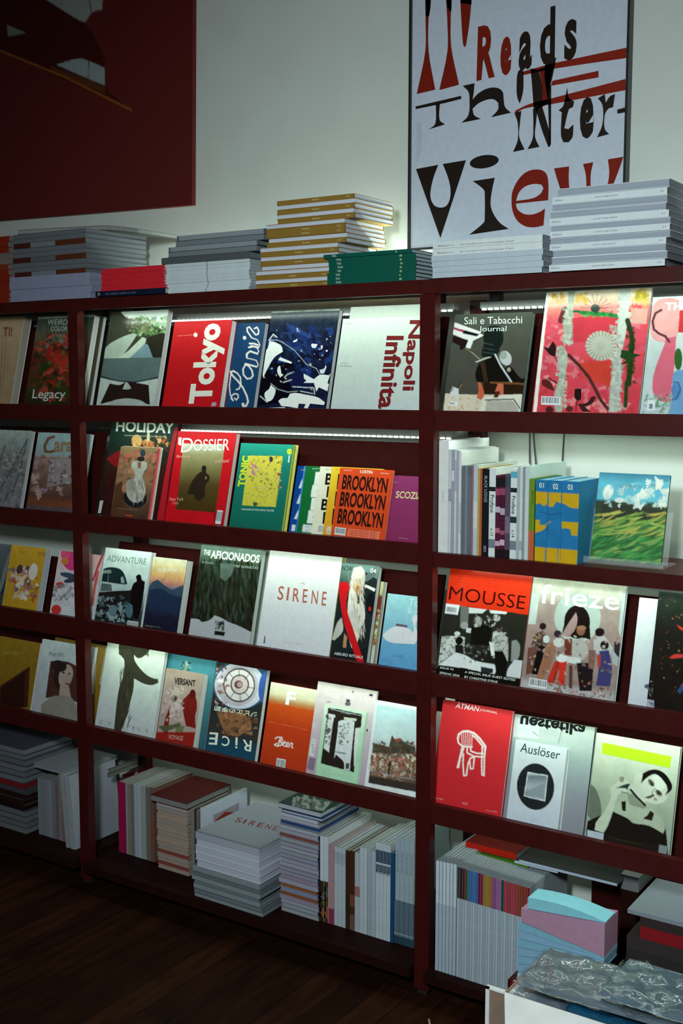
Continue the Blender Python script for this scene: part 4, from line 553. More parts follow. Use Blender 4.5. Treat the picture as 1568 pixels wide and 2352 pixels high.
class MB:
    """collects quads, boxes and polygons with their ink colours into one mesh"""

    def __init__(self):
        self.v, self.f, self.c, self.m = [], [], [], []
        self.grids = []

    def poly(self, pts, col, mi=0):
        n = len(self.v)
        self.v += [tuple(p) for p in pts]
        self.f.append(tuple(range(n, n + len(pts))))
        self.c += [col] * len(pts)
        self.m.append(mi)

    def tris(self, verts, faces, col, mi=0):
        n = len(self.v)
        self.v += [tuple(p) for p in verts]
        self.c += [col] * len(verts)
        for f in faces:
            self.f.append(tuple(n + i for i in f))
            self.m.append(mi)

    def box(self, lo, hi, col=(1, 1, 1), mi=0, skip=''):
        x0, y0, z0 = lo
        x1, y1, z1 = hi
        q = {'l': [(x0, y0, z0), (x0, y0, z1), (x0, y1, z1), (x0, y1, z0)], 'r': [(x1, y0, z0), (x1, y1, z0), (x1, y1, z1), (x1, y0, z1)],
             'f': [(x0, y0, z0), (x1, y0, z0), (x1, y0, z1), (x0, y0, z1)], 'k': [(x0, y1, z0), (x0, y1, z1), (x1, y1, z1), (x1, y1, z0)],
             'b': [(x0, y0, z0), (x0, y1, z0), (x1, y1, z0), (x1, y0, z0)], 't': [(x0, y0, z1), (x1, y0, z1), (x1, y1, z1), (x0, y1, z1)]}
        for k, p in q.items():
            if k not in skip:
                self.poly(p, col, mi)

    def grid(self, P, C, mi=0):
        ny, nx = P.shape[:2]
        n = len(self.v)
        self.v += [tuple(p) for p in P.reshape(-1, 3)]
        self.c += [tuple(c) for c in C.reshape(-1, 3)]
        for j in range(ny - 1):
            for i in range(nx - 1):
                a = n + j * nx + i
                self.f.append((a, a + nx, a + nx + 1, a + 1))
                self.m.append(mi)

    def mesh(self, name, mats):
        me = bpy.data.meshes.new(name)
        me.from_pydata(self.v, [], self.f)
        for m in (mats if isinstance(mats, (list, tuple)) else [mats]):
            me.materials.append(m)
        if any(self.m):
            me.polygons.foreach_set('material_index', self.m)
        a = me.color_attributes.new('ink', 'FLOAT_COLOR', 'POINT')
        c = np.ones((len(self.v), 4), np.float32)
        c[:, :3] = np.array([tuple(x) for x in self.c], np.float32)
        a.data.foreach_set('color', c.ravel())
        me.update()
        return me


def link(name, me, parent=None, loc=None):
    o = bpy.data.objects.new(name, me)
    COL.objects.link(o)
    if parent:
        o.parent = parent
    if loc:
        o.location = loc
    return o


def tag(o, label, cat, group=None):
    o['label'] = label
    o['category'] = cat
    if group:
        o['group'] = group
    return o


def empty(name, loc=(0, 0, 0)):
    o = bpy.data.objects.new(name, None)
    o.empty_display_size = 0.05
    o.location = loc
    COL.objects.link(o)
    return o


def bevel(o, w, n=2):
    b = o.modifiers.new('bevel', 'BEVEL')
    b.width, b.segments, b.limit_method = w, n, 'ANGLE'
    return o


def boxobj(name, lo, hi, m, parent=None, bev=0.0):
    b = MB()
    b.box(lo, hi)
    o = link(name, b.mesh(name, m), parent)
    if bev:
        bevel(o, bev)
    return o


def tube(name, pts, r, m, parent=None, seg=8):
    cu = bpy.data.curves.new(name, 'CURVE')
    cu.dimensions = '3D'
    cu.bevel_depth, cu.bevel_resolution = r, 3
    s = cu.splines.new('NURBS')
    s.points.add(len(pts) - 1)
    for p, q in zip(s.points, pts):
        p.co = (*q, 1)
    s.use_endpoint_u = True
    s.order_u = 3
    cu.materials.append(m)
    tmp = bpy.data.objects.new(name, cu)
    COL.objects.link(tmp)
    me = bpy.data.meshes.new_from_object(tmp.evaluated_get(bpy.context.evaluated_depsgraph_get()))
    bpy.data.objects.remove(tmp)
    return link(name, me, parent)


# ---------------------------------------------------------------- lettering
TXT = {}


def glyphs(s, off, box=True):
    key = (s, off)
    if key not in TXT:
        cu = bpy.data.curves.new('lettering', 'FONT')
        cu.body = s
        cu.size = 1.0
        cu.offset = off
        cu.resolution_u = 3
        o = bpy.data.objects.new('lettering', cu)
        COL.objects.link(o)
        dg = bpy.context.evaluated_depsgraph_get()
        me = o.evaluated_get(dg).to_mesh()
        v = np.array([p.co[:2] for p in me.vertices]) if len(me.vertices) else np.zeros((0, 2))
        f = [tuple(p.vertices) for p in me.polygons]
        o.evaluated_get(dg).to_mesh_clear()
        bpy.data.objects.remove(o)
        if len(v):
            v = (v - v.min(0)) / np.maximum(v.max(0) - v.min(0), 1e-6)
        TXT[key] = (v, f)
    return TXT[key]


def rounded(pts, lim=52, sub=4):
    """closed outline with its gentle bends rounded and its sharp corners kept"""
    n = len(pts)
    if n < 5:
        return list(pts)
    P = [np.array(p, float) for p in pts]
    sharp = []
    for i in range(n):
        d0, d1 = P[i] - P[i - 1], P[(i + 1) % n] - P[i]
        c = (d0 @ d1) / max(np.linalg.norm(d0) * np.linalg.norm(d1), 1e-9)
        sharp.append(math.degrees(math.acos(max(-1, min(1, c)))) > lim)
    out = []
    for i in range(n):
        p1, p2 = P[i], P[(i + 1) % n]
        L = np.linalg.norm(p2 - p1)

        def tan(k):
            if sharp[k % n]:
                return None
            v = P[(k + 1) % n] - P[k - 1]
            return v / max(np.linalg.norm(v), 1e-9) * L
        t1, t2 = tan(i), tan((i + 1) % n)
        if t1 is None and t2 is None:
            out.append(tuple(p1))
            continue
        t1 = (p2 - p1) if t1 is None else t1
        t2 = (p2 - p1) if t2 is None else t2
        for s in range(sub):
            u = s / sub
            out.append(tuple((2 * u ** 3 - 3 * u * u + 1) * p1 + (u ** 3 - 2 * u * u + u) * t1 + (-2 * u ** 3 + 3 * u * u) * p2 + (u ** 3 - u * u) * t2))
    return out


# ---------------------------------------------------------------- printed faces
class Face:
    """a flat rectangle in space whose print is traced from the photograph: grid of ink colours plus crisp ink shapes"""

    def __init__(self, M, w, h, step=0.0017, mi=0):
        # M maps local (x right, y into the page, z up) to the world; the print lies on y = 0
        self.M, self.w, self.h = np.array(M), w, h
        self.nx, self.ny = max(2, int(w / step)), max(2, int(h / step))
        self.ss = 2
        k = self.ss
        u = (np.arange(self.nx * k) + .5) / k
        v = (np.arange(self.ny * k) + .5) / k
        U, V = np.meshgrid((u - .5) / (self.nx - 1), (v - .5) / (self.ny - 1))
        self.U, self.V = U, V
        P = np.stack([U * w, 0 * U, h * (1 - V), np.ones_like(U)], -1) @ self.M.T
        self.px, self.py = proj(P[..., :3].reshape(-1, 3))
        self.px, self.py = self.px.reshape(U.shape), self.py.reshape(U.shape)
        self.C = np.ones(U.shape + (3,)) * 0.5
        self.over = []
        self.crop = (0, 0, 1.0)
        self.X, self.Y = self.px, self.py
        self.Minv = np.linalg.inv(self.M)

    def set_crop(self, c):
        self.crop = c
        self.X, self.Y = (self.px - c[0]) * c[2], (self.py - c[1]) * c[2]

    def local(self, q, lift):
        x, y = q[0] / self.crop[2] + self.crop[0], q[1] / self.crop[2] + self.crop[1]
        o = self.Minv @ np.array([*CAM_LOC, 1.0])
        d = self.Minv[:3, :3] @ ray_dir(x, y)
        t = -o[1] / d[1]
        return (min(max(o[0] + t * d[0], 0), self.w), -lift, min(max(o[2] + t * d[2], 0), self.h))

    def inside(self, pts):
        X, Y = self.X, self.Y
        r = np.zeros(X.shape, bool)
        n = len(pts)
        for i in range(n):
            x0, y0 = pts[i]
            x1, y1 = pts[(i + 1) % n]
            if y0 == y1:
                continue
            c = ((y0 > Y) != (y1 > Y)) & (X < (x1 - x0) * (Y - y0) / (y1 - y0) + x0)
            r ^= c
        return r

    def grad(self, stops, T):
        ts = [s[0] for s in stops]
        cs = np.array([lin(s[1]) for s in stops])
        return np.stack([np.interp(T, ts, cs[:, k]) for k in range(3)], -1)

    def vnoise(self, scale):
        g = RNG.rand(80, 80)
        a = self.U * self.w / 0.2 * scale + 3
        b = self.V * self.h / 0.2 * scale + 3
        out = 0
        for k, wt in ((1, .6), (2.3, .4)):
            x, y = a * k, b * k
            i, j = np.floor(x).astype(int), np.floor(y).astype(int)
            fx, fy = x - i, y - j
            fx, fy = fx * fx * (3 - 2 * fx), fy * fy * (3 - 2 * fy)
            s = lambda p, q: g[q % 80, p % 80]
            out = out + wt * ((s(i, j) * (1 - fx) + s(i + 1, j) * fx) * (1 - fy) + (s(i, j + 1) * (1 - fx) + s(i + 1, j + 1) * fx) * fy)
        return out

    def draw(self, spec):
        self.set_crop(spec[0])
        for c in spec[1]:
            k = c[0]
            if k == 'bg':
                self.C[:] = lin(c[1])
            elif k == 'g':
                self.C[:] = self.grad(c[1], self.V)
            elif k == 'p':
                self.C[self.inside(rounded(c[2], sub=3))] = lin(c[1])
            elif k == 'pg':
                m = self.inside(c[2])
                if m.any():
                    v = self.Y[m]
                    self.C[m] = self.grad(c[1], (v - v.min()) / max(1e-6, v.max() - v.min()))
            elif k == 'e':
                _, h, cx, cy, rx, ry, rot = c
                dx, dy = self.X - cx, self.Y - cy
                a = (dx * math.cos(rot) + dy * math.sin(rot)) / rx
                b = (-dx * math.sin(rot) + dy * math.cos(rot)) / ry
                self.C[a * a + b * b < 1] = lin(h)
            elif k == 'l':
                w = c[2] / 2
                m = np.zeros(self.X.shape, bool)
                for (x0, y0), (x1, y1) in zip(c[3][:-1], c[3][1:]):
                    dx, dy = x1 - x0, y1 - y0
                    t = np.clip(((self.X - x0) * dx + (self.Y - y0) * dy) / max(dx * dx + dy * dy, 1e-9), 0, 1)
                    m |= (self.X - x0 - t * dx) ** 2 + (self.Y - y0 - t * dy) ** 2 < w * w
                self.C[m] = lin(c[1])
            elif k == 'n':
                self.C *= (1 + c[1] * 2 * (self.vnoise(c[2]) - .5))[..., None]
            elif k == 's':
                x0, y0, x1, y1 = c[5]
                for i in range(c[2]):
                    cx, cy, r = RNG.uniform(x0, x1), RNG.uniform(y0, y1), RNG.uniform(c[3], c[4])
                    q = RNG.uniform(.5, 1.6)
                    an, wob = RNG.uniform(0, 3.14), RNG.uniform(0, 6, 3)
                    dx, dy = self.X - cx, self.Y - cy
                    xr_, yr_ = (dx * math.cos(an) + dy * math.sin(an)) / r, (dy * math.cos(an) - dx * math.sin(an)) / (r * q)
                    th_ = np.arctan2(yr_, xr_)
                    m = xr_ ** 2 + yr_ ** 2 < (1 + .3 * np.sin(2 * th_ + wob[0]) + .25 * np.sin(3 * th_ + wob[1]) + .18 * np.sin(7 * th_ + wob[2])) ** 2 * .8
                    self.C[m] = self.C[m] * .22 + lin(c[1][i % len(c[1])]) * .78
            elif k == 'st':
                # short strokes: colours, count, length, width, angle, angle spread, region
                _, cols, n_, ln, wd, an, sp, (x0, y0, x1, y1) = c
                for i in range(n_):
                    cx, cy = RNG.uniform(x0, x1), RNG.uniform(y0, y1)
                    g_ = an + RNG.uniform(-sp, sp)
                    dx, dy = math.cos(g_), math.sin(g_)
                    l_ = ln * RNG.uniform(.5, 1.3)
                    q_ = (self.X - cx) * dx + (self.Y - cy) * dy
                    s_ = -(self.X - cx) * dy + (self.Y - cy) * dx + .12 * q_ * q_ / l_
                    m = (np.abs(q_) < l_) & (np.abs(s_) < wd * (1 - np.abs(q_) / l_ * .8))
                    self.C[m] = self.C[m] * .25 + lin(cols[i % len(cols)]) * .75
            elif k in ('o', 'o2'):
                self.over.append(('poly', lin(c[1]), [self.local(q, .0003 if k == 'o' else .0006) for q in rounded(c[2])]))
            elif k == 'oe':
                _, h, cx, cy, rx, ry, rot = c
                pts = []
                for i in range(40):
                    a, b = rx * math.cos(i * math.pi / 20), ry * math.sin(i * math.pi / 20)
                    pts.append(self.local((cx + a * math.cos(rot) - b * math.sin(rot), cy + a * math.sin(rot) + b * math.cos(rot)), .0003))
                self.over.append(('poly', lin(h), pts))
            elif k in ('t', 'tv'):
                # p0 = start of the baseline, p1 = its end, ph = top above the start (box of the whole word)
                p0, p1, ph = (np.array(q, float) for q in c[3:6])
                if k == 'tv':      # word running along the page edge: p0 start foot, ph = end of the line, p1 - p0 gives the two ends
                    p0, p1, ph = self.vertical(p0, p1, ph)
                v, f = glyphs(c[1], c[6])
                vv = [self.local(p0 + a * (p1 - p0) + b * (ph - p0), .0004) for a, b in v]
                self.over.append(('tris', lin(c[2]), (vv, f)))
            elif k == 'bar':
                p0, p1, ph = (np.array(q, float) for q in c[1:4])
                at = lambda a, b: self.local(p0 + a * (p1 - p0) + b * (ph - p0), .0003)
                at2 = lambda a, b: self.local(p0 + a * (p1 - p0) + b * (ph - p0), .0006)
                self.over.append(('poly', lin('e0e4e2'), [at(0, 0), at(1, 0), at(1, 1), at(0, 1)]))
                x = .07
                r = random.Random(int(p0[0]))
                while x < .93:
                    w = r.uniform(.012, .04)
                    self.over.append(('poly', lin('2c343c'), [at2(x, .22), at2(x + w, .22), at2(x + w, .9), at2(x, .9)]))
                    x += w + r.uniform(.02, .05)

    def vertical(self, p0, p1, ph):
        return p0, p1, ph

    def emit(self, mb, mi=0):
        k = self.ss
        C = self.C.reshape(self.ny, k, self.nx, k, 3).mean((1, 3))
        u = np.arange(self.nx) / (self.nx - 1)
        v = np.arange(self.ny) / (self.ny - 1)
        U, V = np.meshgrid(u, v)
        P = np.stack([U * self.w, 0 * U, self.h * (1 - V)], -1)
        mb.grid(P, np.clip(C, 0.002, .9), mi)
        for kind, col, dat in self.over:
            if kind == 'poly':
                mb.poly(dat, col, mi)
            else:
                mb.tris(dat[0], dat[1], col, mi)


# ---------------------------------------------------------------- books and magazines
MESHES = {}


def book_meshes(w, h, t, cover, pages, spine, key=None, face=None, gloss=False, back=None, top_art=None):
    """local frame: spine on x = 0, front cover on y = 0 facing -y, z up; returns (cover mesh, pages mesh)"""
    k = key or (round(w, 4), round(h, 4), round(t, 4), cover, pages, spine, gloss, back)
    if k in MESHES and face is None:
        return MESHES[k]
    c = min(0.0012, t * .16)
    mb = MB()
    cc = tuple(lin(cover))
    bc = tuple(lin(back or cover))
    if face is None:
        mb.box((0, 0, 0), (w, c, h), cc, skip='l')
    else:
        face.emit(mb)
        mb.box((0, 0.0001, 0), (w, c, h), cc, skip='f')
    mb.box((0, t - c, 0), (w, t, h), bc, skip='l')
    # spine, printed in bands from the foot (0) to the head (1)
    base, bands, words = spine if isinstance(spine, tuple) else (spine, (), ())
    mb.poly([(0, 0, 0), (0, 0, h), (0, t, h), (0, t, 0)], tuple(lin(base)))
    mb.poly([(c, c, 0), (c, t - c, 0), (c, t - c, h), (c, c, h)], tuple(lin(base)))
    mb.poly([(0, 0, h), (c, c, h), (c, t - c, h), (0, t, h)], tuple(lin(base)))
    mb.poly([(0, 0, 0), (0, t, 0), (c, t - c, 0), (c, c, 0)], tuple(lin(base)))
    for a, b, col in bands:
        mb.poly([(-.0003, 0, a * h), (-.0003, 0, b * h), (-.0003, t, b * h), (-.0003, t, a * h)], tuple(lin(col)))
    for s, col, a, b, lo, hi in words:
        v, f = glyphs(s, .01)
        mb.tris([(-.0006, t * (hi - (hi - lo) * q[1]), h * (b - (b - a) * q[0])) for q in v], f, tuple(lin(col)))
    g = MB()
    pc = tuple(lin(pages))
    i = .0015
    g.box((c, c, i), (w - i, t - c, h - i), pc, skip='l')
    r = (mb.mesh('cover', M_GLOSS if gloss else M_PRINT), g.mesh('pages', M_PAGES))
    if face is None:
        MESHES[k] = r
    return r


def spine_face(me, M, t, h, spec, x0, y0, z0):
    """prints traced artwork on the spine of a book whose spine faces the room"""
    f = Face(Matrix.Translation(Vector((x0, y0, z0))), t, h, .0017)
    f.draw(spec)
    mb = MB()
    f.emit(mb)
    mb.v = [(-.0004 + p[1], t - p[0], p[2]) for p in mb.v]
    return mb


def book(name, label, cat, M, meshes, group=None):
    r = empty(name)
    r.matrix_world = Matrix([list(x) for x in M]) if not isinstance(M, Matrix) else M
    tag(r, label, cat, group)
    link('cover', meshes[0], r)
    link('pages', meshes[1], r)
    return r


def frame(ex, ey, ez, o):
    return Matrix(((ex[0], ey[0], ez[0], o[0]), (ex[1], ey[1], ez[1], o[1]), (ex[2], ey[2], ez[2], o[2]), (0, 0, 0, 1)))


ORD = ['top', 'second', 'third', 'fourth', 'fifth', 'sixth', 'seventh', 'eighth', 'ninth', 'tenth', 'eleventh', 'twelfth', 'thirteenth', 'fourteenth', 'fifteenth', 'sixteenth', 'seventeenth', 'eighteenth', 'nineteenth', 'twentieth',
       'twenty-first', 'twenty-second', 'twenty-third', 'twenty-fourth', 'twenty-fifth', 'twenty-sixth', 'twenty-seventh', 'twenty-eighth', 'twenty-ninth', 'thirtieth', 'thirty-first', 'thirty-second', 'thirty-third', 'thirty-fourth', 'thirty-fifth', 'thirty-sixth']


def rank(i, n):
    return 'topmost' if i == 0 else ('lowest' if i == n - 1 else ORD[i] + ' from the top')


def rank_lr(i, n, what='row'):
    return 'leftmost' if i == 0 else ('rightmost' if i == n - 1 else ORD[i] + ' from the left')


def flat(name, label, cat, x0, x1, y, z, depth, t, cover, pages, spine, group=None, out='spine', yaw=0.0, face=None, key=None, gloss=False):
    """a book lying flat, front cover up, its spine (or its pages) towards the room; x0..x1 = spine length"""
    h = x1 - x0
    me = book_meshes(depth, h, t, cover, pages, spine, key, face, gloss)
    if out == 'spine':
        M = frame((0, 1, 0), (0, 0, -1), (-1, 0, 0), (x1, y, z + t))
    else:
        M = frame((0, -1, 0), (0, 0, -1), (1, 0, 0), (x0, y + depth, z + t))
    if yaw:
        c = Vector(((x0 + x1) / 2, y, z))
        M = Matrix.Translation(c) @ Matrix.Rotation(yaw, 4, 'Z') @ Matrix.Translation(-c) @ M
    return book(name, label, cat, M, me, group)


def upright(name, label, cat, x0, x1, y, z, depth, h, cover, pages, spine, group=None, out='spine', lean=0.0, gloss=False):
    t = x1 - x0
    me = book_meshes(depth, h, t, cover, pages, spine, None, None, gloss)
    if out == 'spine':
        M = frame((0, 1, 0), (-1, 0, 0), (0, 0, 1), (x1, y, z))
    else:
        M = frame((0, -1, 0), (1, 0, 0), (0, 0, 1), (x0, y + depth, z))
    if lean:
        c = Vector(((x1 if lean > 0 else x0), y, z))
        M = Matrix.Translation(c) @ Matrix.Rotation(lean, 4, 'Y') @ Matrix.Translation(-c) @ M
    return book(name, label, cat, M, me, group)


# ---------------------------------------------------------------- the room
WALL_Y = 0.31
FLOOR_Z = -0.03
o = boxobj('floor', (-4.2, -4.5, FLOOR_Z - .05), (3.6, WALL_Y, FLOOR_Z), floor_material())
o['kind'] = 'structure'
o = boxobj('wall_back', (-4.2, WALL_Y, FLOOR_Z - .05), (3.6, WALL_Y + .1, 3.2), wall_material())
o['kind'] = 'structure'

# ---------------------------------------------------------------- the three shelf units
ZT = {1: 1.4412, 2: 1.1169, 3: 0.7979, 4: 0.4716}
ZB = {1: 1.3939, 2: 1.0656, 3: 0.7366, 4: 0.4200}
LIP_UP = {(1, 3): .004, (2, 3): .010, (2, 4): .002}      # the right unit hangs a touch higher
TILT = math.radians(14)
Y0 = 0.030
BOARD_D = 0.285
POSTS = {0: (-2.352, -2.312), 1: (-1.188, -1.149), 2: (0.0015, 0.0424), 3: (1.152, 1.192)}
BASE_Z = 0.045


def shelf_unit(k, name, label):
    p0, p1 = POSTS[k], POSTS[k + 1]
    r = empty('shelf_unit', ((p0[1] + p1[0]) / 2, 0, FLOOR_Z))
    tag(r, label, 'shelf', 'maroon shelf units against the wall')
    X0, X1 = p0[1], p1[0]

    def part(nm, lo, hi, m=M_SHELF, bev=.0015, parent=None):
        q = parent or r
        off = Vector(q.location) if q is r else Vector((0, 0, 0))
        base = Vector(r.location)
        o = boxobj(nm, tuple(Vector(lo) - base), tuple(Vector(hi) - base), m, q, bev)
        return o
    posts = [p0] + ([p1] if k == 2 else [])
    for a, b in posts:
        part('upright', (a, -.002, FLOOR_Z + .012), (b, .0245, 1.716), M_POST, .006)
        part('upright', (a, BOARD_D - .03, FLOOR_Z + .012), (b, BOARD_D, 1.716), M_POST, .006)
        part('foot', ((a + b) / 2 - .012, .002, FLOOR_Z), ((a + b) / 2 + .012, .026, FLOOR_Z + .0125), M_STEEL, .003)
    # top board with its front fascia; the units' boards butt at the middle of a post
    xa, xb = (p0[0] + (0 if k == 0 else .0005)), (p1[0] - .0005 if k < 2 else p1[1])
    part('top_board', (xa, .019, 1.733), (xb, BOARD_D, 1.75))
    part('fascia', (xa, 0, 1.717), (xb, .0188, 1.75), M_SHELF, .003)
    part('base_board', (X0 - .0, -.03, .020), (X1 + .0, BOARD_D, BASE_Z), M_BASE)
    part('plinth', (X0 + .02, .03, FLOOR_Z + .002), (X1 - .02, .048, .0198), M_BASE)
    if k == 2:
        part('back_panel', (.36, BOARD_D - .012, BASE_Z + .001), (X1 - .001, BOARD_D - .004, .43), M_PANEL)
    for row in (1, 2, 3, 4):
        flat_row = (k == 2 and row == 2)
        zt = ZT[row] if not flat_row else 1.0995
        part('lip', (X0 + .0005, 0, ZB[row] + LIP_UP.get((k, row), 0)), (X1 - .0005, .018, zt), M_SHELF, .0025)
        if flat_row:
            part('shelf_board', (X0, .0185, 1.083), (X1, BOARD_D - .04, 1.0985), M_SHELF)
        else:
            b = MB()
            b.box((0, -.0055, -.0065), (X1 - X0, .0575, -.0004))
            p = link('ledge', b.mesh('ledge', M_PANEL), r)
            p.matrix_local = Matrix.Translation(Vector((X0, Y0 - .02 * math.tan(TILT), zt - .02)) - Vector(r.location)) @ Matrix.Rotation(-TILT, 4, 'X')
            # slanted display panel behind the magazines
            hp = {1: .272, 2: .280, 3: .265, 4: .295}[row]
            if k == 0 and row == 3:
                hp = .195
            xl = X0 - .012 if k else X0
            if k == 1 and row == 3:
                xl = X0 + .008
            b = MB()
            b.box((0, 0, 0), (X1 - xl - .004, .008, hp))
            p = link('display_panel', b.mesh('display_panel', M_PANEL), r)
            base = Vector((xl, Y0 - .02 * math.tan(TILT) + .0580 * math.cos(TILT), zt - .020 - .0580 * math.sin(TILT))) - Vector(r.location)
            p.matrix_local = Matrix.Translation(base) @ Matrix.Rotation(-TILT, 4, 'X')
        # light strips: one tucked behind the lip above, one at the back above the panel
        ztop = (1.733 if row == 1 else ZB[row - 1] + .0165)
        led = part('light_strip', (X0 + .02, .0195, ztop - .008), (X1 - .02, .030, ztop), M_ALU, .0)
        on = not (k == 0 or row >= 3)
        if flat_row:
            area('led_light', ((X0 + X1) / 2, .215, ZB[1] + .012), ((X0 + X1) / 2, .275, ZB[1] - .5), X1 - X0 - .06, .01, .75, LED_COLOR, 150)  # added lamp hidden under the ledge to brighten the wall, no bar here
        else:
            zr = (1.717 if row == 1 else ZB[row - 1]) - .026
            if row == 1:
                zr = 1.691
            bar = part('light_bar', (X0 + .02, .192, zr), (X1 - .012, .214, zr + .016), M_BAR_LIT if on else M_STEEL, .001)
            if k and row in (2, 4) and not flat_row:
                # lamp added at the bar to brighten the wall behind the display panel
                area('led_light', ((X0 + X1) / 2, .222, zr + .002), ((X0 + X1) / 2, .285, zr - .5), X1 - X0 - .06, .01, 1.1 if row == 4 else .5, LED_COLOR, 150)
            n = 64
            b = MB()
            base = Vector(r.location)
            for i in range(n):
                x = X0 + .03 + (X1 - X0 - .055) * i / (n - 1)
                q = Vector((x, .190, zr - .0045)) - base
                b.box((q.x - .0045, q.y, q.z), (q.x + .0045, q.y + .01, q.z + .0043))
            dd = link('diodes', b.mesh('diodes', M_LED if on else M_LEDOFF), bar)
            for s in (X0 + .06, X1 - .06):
                part('bracket', (s - .012, .185, zr + .0165), (s + .012, .216, (1.7325 if row == 1 else ZB[row - 1] + .02)), M_STEEL, .001)
        w = LED_POWER[k][row - 1]
        area('led_light', ((X0 + X1) / 2, .030, ztop - .0085), ((X0 + X1) / 2, .036, ztop - .20), X1 - X0 - .05, .008, w, LED_COLOR, 180)
    return r


shelf_unit(0, 'far_left', 'dark maroon shelf unit at the left end, only dimly lit')
shelf_unit(1, 'middle', 'dark maroon shelf unit in the middle, five rows of magazines')
shelf_unit(2, 'right', 'dark maroon shelf unit on the right, under the lettered poster')

# hidden lamps added behind the top board to make the glow on the wall
area('wall_glow', (-.55, .297, 1.755), (-.55, .31, 2.2), 1.1, .012, 3.6, LED_COLOR, 170)
area('wall_glow', (-.13, .298, 1.756), (-.13, .308, 2.2), .20, .012, 2.2, LED_COLOR, 170)
area('wall_glow', (.50, .297, 1.755), (.50, .31, 2.2), .9, .012, 1.0, LED_COLOR, 170)


# ---------------------------------------------------------------- magazines shown face out
def mag_matrix(row, xl, dep):
    zl = ZT[row] - .02
    base = Vector((xl, Y0 - .02 * math.tan(TILT) + dep * math.cos(TILT), zl - dep * math.sin(TILT)))
    return Matrix.Translation(base) @ Matrix.Rotation(-TILT, 4, 'X')


